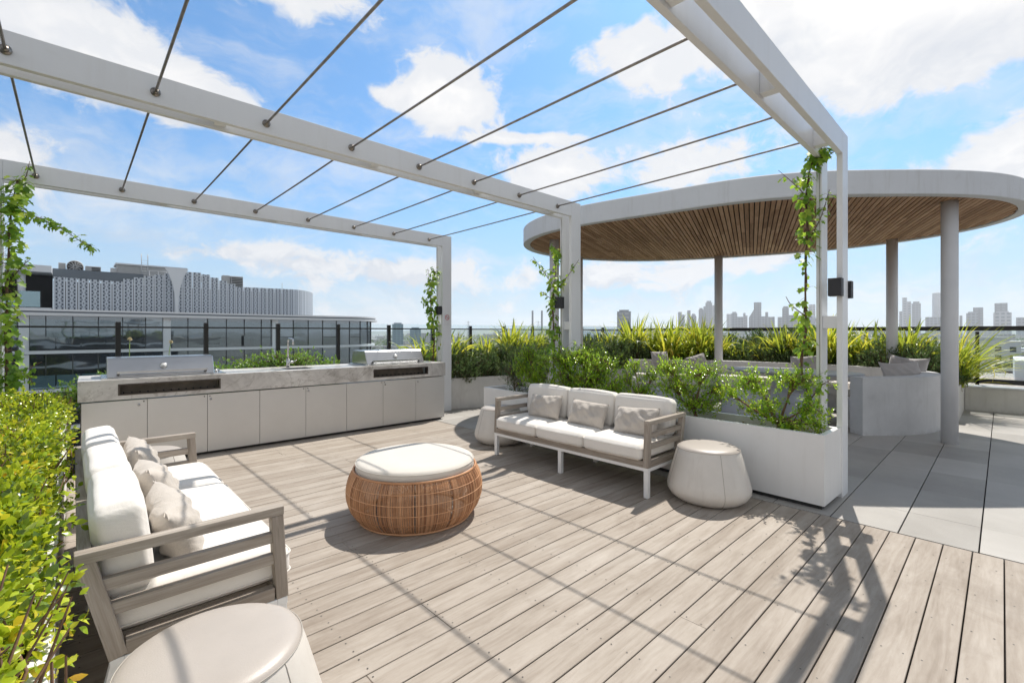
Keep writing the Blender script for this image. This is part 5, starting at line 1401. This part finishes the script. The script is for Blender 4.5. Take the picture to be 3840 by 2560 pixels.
mb = MB(); mb.box(.85, 2.0, 61.8, 62.8, 6.9, 7.95); relp(mb.build('casing', 'nb_unit', bevel=.03, gco=False), AC)
mb = MB()
for k in range(5): mb.box(1.3, 1.92, 61.76, 61.797, 7.25 + k * .13, 7.32 + k * .13)
relp(mb.build('louvres', 'nb_dark', gco=False), AC)
AC2 = thing('air_conditioner', 'pair of louvred grey cooling boxes right of the funnel fin', 'air conditioner', (13, 63, 6.5))
mb = MB(); mb.box(12.6, 13.3, 62, 63, 6.3, 8.05); relp(mb.build('casing', 'nb_unit', bevel=.03, gco=False), AC2)
mb = MB(); mb.box(13.35, 14.6, 61.8, 63, 6.3, 8.0); relp(mb.build('casing', 'nb_unit', bevel=.03, gco=False), AC2)
mb = MB()
for k in range(7): mb.box(13.42, 14.53, 61.76, 61.797, 6.6 + k * .19, 6.69 + k * .19)
relp(mb.build('louvres', 'nb_dark', gco=False), AC2)
mb = MB(); mb.tube([(0, 0, 0), (0, 0, 1.6)], .03, 6); o = mb.build('roof_mast', 'nb_unit', loc=(19.6, 64, 6.2), gco=False); tag(o, 'single thin mast on the far right of the screened roof', 'mast')
mb = MB(); mb.lathe([(.10, 0), (.10, .5), (.2, .52), (.2, .62), (.05, .72)], n=14); o = mb.build('roof_vent', 'nb_unit', loc=(10.4, 61.5, 7.0), gco=False); tag(o, 'small mushroom roof vent right of the funnel fin', 'roof vent')

# our own building below the terrace: what the neighbour's glass reflects
OB = thing('terrace_building', 'lower storeys of the building that carries the roof terrace', 'apartment block', (4, 0, -30))
mb = MB(); mb.box(-30, 12.6, -20, 8.35, -30, -.31); relp(mb.build('wall', 'own_glass', gco=False), OB)
for k in range(9):
    mb = MB(); mb.box(-30.3, 12.9, -20.3, 8.9, -.7 - 3.2 * k, -.32 - 3.2 * k); relp(mb.build('floor_band', 'nb_white', gco=False), OB)

# ============================================================ CITY
F_ = 1739.0; YW = R(46.6)
FWD = Vector((math.cos(YW), math.sin(YW), 0)); RGT = Vector((math.sin(YW), -math.cos(YW), 0))
def bearing(px, dist):   # ground point at a distance along the bearing of a photo column
    return FWD * dist + RGT * ((px - 1920) / F_ * dist)
GZ = -32
mb = MB(); n = 64
vs = [(0, 0, GZ)] + [(8300 * math.cos(2 * PI * k / n), 8300 * math.sin(2 * PI * k / n), GZ) for k in range(n)]
mb._add(vs, [(0, k + 1, (k + 1) % n + 1) for k in range(n)])
m, t, b, o = newmat('city_ground'); v = objv(t)
a = t.noise(v, .010, 5, .7); vo = t.add('ShaderNodeTexVoronoi'); t.l.new(v, vo.inputs['Vector']); vo.inputs['Scale'].default_value = .022
cc = t.ramp(a, [(.35, (.06, .075, .045)), (.5, (.16, .16, .15)), (.65, (.26, .25, .24))])
cc = t.mix(t.m('MULTIPLY', t.sstep(vo.outputs['Distance'], .35, .2), .6), cc, (.34, .33, .32))
t.l.new(cc, b.inputs['Base Color']); b.inputs['Roughness'].default_value = .9
gnd = mb.build('ground', 'city_ground', gco=False); tag(gnd, kind='structure')
# distant hills
mb = MB(); vs = []; n = 90
for i in range(n + 1):
    a = R(-30 + 160 * i / n); h = 45 + 30 * math.sin(i * .21) + 18 * math.sin(i * .53 + 1) + 8 * math.sin(i * 1.7)
    for rr_, z in ((6200, GZ), (6500, h * .6), (6900, h), (7900, GZ)): vs.append((rr_ * math.cos(a), rr_ * math.sin(a), z))
mb._add(vs, [(i * 4 + j, (i + 1) * 4 + j, (i + 1) * 4 + j + 1, i * 4 + j + 1) for i in range(n) for j in range(3)], 0, None, True)
tag(mb.build('hills', 'leaf_tree', gco=False), kind='structure')

def tower(label, px0, px1, ytop, dist, mat, shape='flat', name='tower', group=None, depth=None, ybot=None):
    """a tower that stands on the plain, its width and height from its bearing and distance"""
    c = bearing((px0 + px1) / 2, dist); w = (px1 - px0) / F_ * dist; h = (1245 - ytop) / F_ * dist + EYE - GZ
    dp = depth or w * .8; az0 = YW - PI / 2
    # keep the front square to the bearing
    be = math.atan2(c.y, c.x) - PI / 2; k = math.cos(be - az0); w *= max(.6, k)
    w2, d2 = w / 2, dp / 2; loc = (c.x, c.y, GZ)
    if shape == 'flat':
        o = uvbox(name, -w2, w2, -d2, d2, 0, h, mat, None, be, loc); tag(o, label, 'tower', group); return o
    t_ = thing(name, label, 'tower', loc, be, group)
    if shape == 'crown':
        uvbox('shaft', -w2, w2, -d2, d2, 0, h * .95, mat, t_); uvbox('crown', -w2 * .7, w2 * .7, -d2 * .7, d2 * .7, h * .95, h, mat, t_)
    elif shape == 'step':
        uvbox('shaft', -w2, w2 * .1, -d2, d2, 0, h, mat, t_); uvbox('wing', w2 * .1, w2, -d2 * .9, d2 * .9, 0, h * .90, mat, t_)
    elif shape == 'round':
        mb = MB(); mb.lathe([(w2, 0), (w2, h * .985), (w2 * .9, h)], n=28, capb=False); mb.build('shaft', mat, t_, gco=False)
        mb = MB(); mb.lathe([(w2 * 1.02, h * .30), (w2 * 1.02, h * .32)], n=28); mb.build('collar', mat, t_, gco=False)
    elif shape == 'dome':
        uvbox('shaft', -w2, w2, -d2, d2, 0, h * .86, mat, t_)
        mb = MB(); mb.lathe([(w2 * .8 * math.cos(R(a)), h * .86 + h * .12 * math.sin(R(a))) for a in range(0, 90, 15)] + [(.3, h * .985), (.3, h)], n=20, capb=False); mb.build('dome', mat, t_, gco=False)
    elif shape == 'sail':
        uvbox('shaft', -w2 * .2, w2, -d2, d2, 0, h, mat, t_)
        vs = [(-w2, -d2 * .8, 0), (-w2 * .2 - .3, -d2 * .8, 0), (-w2 * .2 - .3, -d2 * .8, h * .80), (-w2, -d2 * .8, h * .58)]
        vs += [(x, d2 * .8, z) for x, y, z in vs]; emit('slanted_wing', vs, [(0, 1, 2, 3), (4, 7, 6, 5), (3, 2, 6, 7), (0, 3, 7, 4), (1, 5, 6, 2)], mat, t_, uvs=[(p[0], p[2]) for f in [(0, 1, 2, 3), (4, 7, 6, 5), (3, 2, 6, 7), (0, 3, 7, 4), (1, 5, 6, 2)] for p in [vs[i] for i in f]])
    elif shape == 'arena':
        mb = MB(); mb.lathe([(w2, 0), (w2 * 1.0, h * .75), (w2 * .8, h * .95), (w2 * .55, h)], n=32, capb=False); mb.build('bowl', mat, t_, gco=False)
    return t_
sx = lambda a: 2250 + a / 2.6133
sy = lambda a: 1050 + a / 2.6133
TL = [
 ('banded slab tower standing alone left of the skyline', sx(168), sx(302), sy(293), 1500, 'tower_dark', 'crown'),
 ('squat pale tower at the left start of the skyline', sx(765), sx(829), sy(313), 2500, 'tower_mid', 'step'),
 ('narrow tower left of the domed one', sx(855), sx(887), sy(297), 2500, 'tower_dark', 'flat'),
 ('tower with rounded domed top', sx(890), sx(945), sy(320), 2450, 'tower_mid', 'dome'),
 ('dark tower at the left of the tallest cluster', sx(967), sx(1013), sy(275), 2600, 'tower_dark', 'crown'),
 ('slim tower touching the left side of the tallest one', sx(1013), sx(1036), sy(258), 2650, 'tower_mid', 'flat'),
 ('tallest tower of the central cluster with notched crown', sx(1033), sx(1099), sy(205), 2750, 'tower_mid', 'crown'),
 ('pale tower just left of the centre canopy column', sx(1099), sx(1128), sy(247), 2800, 'tower_pale', 'flat'),
 ('pale stepped tower right of the centre canopy column', sx(1240), sx(1290), sy(332), 2900, 'tower_pale', 'flat'),
 ('grey tower with a small cap right of the centre column', sx(1288), sx(1345), sy(312), 2500, 'tower_mid', 'crown'),
 ('low wide block between the capped tower and the white one', sx(1345), sx(1403), sy(360), 2400, 'tower_mid', 'flat'),
 ('light coloured mid height tower with pale side', sx(1403), sx(1445), sy(323), 2500, 'tower_pale', 'step'),
 ('tall tower with slanted lower wing on its left', sx(1459), sx(1580), sy(221), 2450, 'tower_dark', 'sail'),
 ('low block right of the tower with slanted wing', sx(1580), sx(1620), sy(355), 2500, 'tower_mid', 'flat'),
 ('very slim dark tower', sx(1620), sx(1648), sy(314), 2400, 'tower_dark', 'flat'),
 ('dark square block beside the very slim tower', sx(1649), sx(1712), sy(360), 2300, 'tower_dark', 'flat'),
 ('pale low block left of the lone dark tower', sx(1741), sx(1785), sy(362), 2400, 'tower_mid', 'flat'),
 ('lone dark straight tower left of the near vine', sx(1786), sx(1851), sy(257), 2350, 'tower_dark', 'crown'),
 ('wide low dark block right of the lone dark tower', sx(1833), sx(1945), sy(343), 2250, 'tower_dark', 'crown'),
 ('low rounded stadium bowl left of the near vine', sx(1930), sx(2120), sy(336), 2200, 'tower_mid', 'arena'),
 ('pale glass tower behind the near vine', sx(2045), sx(2110), sy(240), 2700, 'tower_pale', 'flat'),
 ('slim grey block just right of the rear right column', 3372, 3383, 1167, 2500, 'tower_mid', 'flat'),
 ('tall pale glass tower right of the rear right column', 3383.4, 3416.4, 1116, 2600, 'tower_pale', 'step'),
 ('tall brownish tower beside the pale glass one', 3418.3, 3453, 1131, 2550, 'tower_mid', 'crown'),
 ('low grey block before the round blue tower', 3470, 3534, 1189, 2300, 'tower_mid', 'flat'),
 ('round blue glass tower left of the front right column', 3495, 3530, 1098, 2650, 'tower_pale', 'round'),
 ('slim block just right of the front right column', 3598, 3609, 1183, 2400, 'tower_dark', 'flat'),
 ('brick grey tower with flat top right of the front column', 3623, 3667, 1169, 2100, 'tower_mid', 'crown'),
 ('taller grey tower behind the brick grey one', 3649, 3687, 1153, 2250, 'tower_dark', 'flat'),
 ('tall grey tower above the diamond patterned one', 3729.5, 3778, 1137, 2200, 'tower_dark', 'flat'),
 ('wide tower with chequered diamond cladding', 3725, 3793, 1167, 1900, 'tower_pale', 'crown'),
 ('grey block at the right picture edge', 3810, 3845, 1190, 2000, 'tower_mid', 'flat'),
 ('blue green glass tower left of the far pergola post', 1471, 1512, 1210, 1000, 'tower_blue', 'crown'),
 ('lower blue green glass block beside the far pergola post', 1537, 1578, 1227, 1000, 'tower_blue', 'crown'),
]
for l, a, b_, yt, d_, mt_, shp in TL: tower(l, a, b_, yt, d_, mt_, shp)
# chimney-like bridge pylons
for px, l in ((1997, 'left one of two tall grey bridge pylons on the horizon'), (2032, 'right one of two tall grey bridge pylons on the horizon')):
    d_ = 1800; c = bearing(px, d_); h = (1245 - 1164) / F_ * d_ + 33
    t_ = thing('bridge_pylon', l, 'bridge pylon', (c.x, c.y, GZ), YW - PI / 2, 'bridge pylons')
    mb = MB(); mb.box(-3.4, 3.4, -4, 4, 0, h - 3); mb.build('shaft', 'tower_dark', t_, gco=False); mb = MB(); mb.box(-3.1, 3.1, -3.6, 3.6, h - 2.9, h); mb.build('head', 'tower_dark', t_, gco=False)
for px, yt, l in ((1926, 1193, 'tallest lattice power pylon, left of the bridge pylons'), (2019, 1202, 'lattice power pylon between the two bridge pylons'), (1756, 1203, 'small lattice power pylon behind the second fence post')):
    d_ = 900; c = bearing(px, d_); h = (1245 - yt) / F_ * d_ + 33; t_ = thing('power_pylon', l, 'power pylon', (c.x, c.y, GZ), YW - PI / 2, 'lattice power pylons')
    mb = MB()
    for sx_ in (-1, 1):
        for sy_ in (-1, 1): mb.beam((3.4 * sx_, 3.4 * sy_, 0), (.6 * sx_, .6 * sy_, h), .28, .28)
    for k in range(9):
        z0, z1 = h * k / 9, h * (k + 1) / 9; w0, w1 = 3.4 - 2.8 * k / 9, 3.4 - 2.8 * (k + 1) / 9
        mb.beam((-w0, -w0, z0), (w1, -w1, z1), .16, .16); mb.beam((w0, -w0, z0), (-w1, -w1, z1), .16, .16)
    mb.build('lattice_mast', 'nb_unit', t_, gco=False)
    for q in (.76, .86, .96):
        mb = MB(); mb.beam((-5, 0, h * q), (5, 0, h * q), .35, .35); mb.build('cross_arm', 'nb_unit', t_, gco=False)

# white and brown apartment building at the right edge
AP = thing('apartment_building', 'white apartment building with brown stepped balconies seen through the right railing', 'apartment building', tuple(bearing(3730, 175))[:2] + (GZ,), math.atan2(bearing(3730, 175).y, bearing(3730, 175).x) - PI / 2)
uvbox('tower_wall', -7.2, 6.6, -6, 6, 0, 30.2, 'apt_white', AP); mb = MB(); mb.box(-6.2, 3.6, -4, 4, 30.2, 31.6); mb.build('roof_plant', 'nb_unit', AP, gco=False)
for k in range(8):
    z = 27.2 - 3.1 * k
    for j, x in enumerate((-4.5, .9, 4.6)):
        if k < 2 or j < 2:
            mb = MB(); mb.box(x - .8, x + .8, -6.06, -6.005, z - .9, z + .9); mb.build('window', 'window_dark', AP, gco=False)
    if k >= 2:
        mb = MB(); mb.box(1.9, 9.6, -9.5, -6.01, z - 1.5, z - 1.1); mb.build('balcony_slab', 'apt_white', AP, gco=False)
        mb = MB(); mb.box(1.95, 9.5, -9.45, -9.3, z - 1.1, z - .1); mb.build('balcony_front', 'apt_white' if k % 2 == 0 else 'apt_brown', AP, gco=False)
        mb = MB(); mb.box(2.2, 9.0, -8.2, -6.02, z - 1.1, z + 1.2); mb.build('recess', 'apt_brown' if k % 2 else 'window_dark', AP, gco=False)
# scattered suburb on the plain: individual low buildings and clumps of trees
protos = [uvbox('low_building', -9, 9, -7, 7, 0, 6, 'house_wall'), uvbox('low_building', -16, 16, -11, 11, 0, 8, 'house_roof'), uvbox('low_building', -26, 26, -15, 15, 0, 7, 'nb_white'), uvbox('low_building', -8, 8, -8, 8, 0, 16, 'house_wall')]
rr = random.Random(5); used4 = [False] * 4
bgr = {'near': ('pale low building among trees in the hazy suburb beyond the railing', 'low buildings of the hazy suburb')}
def town(px, d_, k, sc):
    c = bearing(px, d_)
    o = protos[k] if not used4[k] else protos[k].copy()
    if used4[k]: col.objects.link(o)
    used4[k] = True
    o.location = (c.x, c.y, GZ); o.rotation_euler.z = rr.uniform(-.5, .5) + (0 if rr.random() < .6 else PI / 2); o.scale = (sc, sc, sc * rr.uniform(.8, 1.3))
    tag(o, *(('pale low building among trees in the hazy suburb beyond the railing', 'low building', 'low buildings of the hazy suburb')))
for k in range(150):
    if k < 95: px = rr.uniform(1400, 2090); d_ = 480 * (1 + 4.5 * rr.random() ** 1.3)
    else: px = rr.uniform(3600, 3870); d_ = 380 * (1 + 5 * rr.random() ** 1.3)
    town(px, d_, rr.choice((0, 0, 1, 1, 2, 3)), rr.uniform(.7, 1.3) * (1 + d_ / 3500))
for k in range(85):   # mid-rise blocks that close the foot of the skyline
    px = rr.uniform(2130, 3860); d_ = rr.uniform(1500, 2300); town(px, d_, rr.choice((1, 3, 3)), rr.uniform(1.2, 2.6))
n = 2600; C = []
cl_ = [(rr.uniform(1380, 2100) if rr.random() < .6 else rr.uniform(3580, 3880), 420 * (1 + 6 * rr.random() ** 1.2)) for _ in range(260)]
Pn, Dn, Un, Ln = [], [], [], []
for px, d_ in cl_:
    c = bearing(px, d_); s_ = 1 + d_ / 1200
    for q in range(34):
        Pn.append((c.x + rr.gauss(0, 7) * s_, c.y + rr.gauss(0, 7) * s_, GZ + abs(rr.gauss(3, 2.6)) * s_ ** .5)); Dn.append((rr.gauss(0, 1), rr.gauss(0, 1), rr.gauss(0, .6))); Un.append((rr.gauss(0, .5), rr.gauss(0, .5), 1)); Ln.append(4.2 * s_)
o = leaves('trees', Pn, Dn, Un, np.array(Ln), np.array(Ln) * .8, SMALL, 'leaf_tree'); tag(o, 'far off dark tree clumps between the suburb roofs', 'trees', kind='stuff')

# ============================================================ AIR
m, t, b, o = newmat('haze_air'); t.n.clear()
pv = t.add('ShaderNodeVolumePrincipled'); ou = t.add('ShaderNodeOutputMaterial'); t.l.new(pv.outputs[0], ou.inputs['Volume'])
pv.inputs['Color'].default_value = (.93, .96, 1, 1); pv.inputs['Density'].default_value = 1.35e-4; pv.inputs['Anisotropy'].default_value = .35
mb = MB(); mb.box(-8500, 8500, -8500, 8500, GZ - 1, 330)
hz = mb.build('haze', 'haze_air', gco=False); tag(hz, 'thin pale sea haze over the whole city', 'haze', kind='stuff')
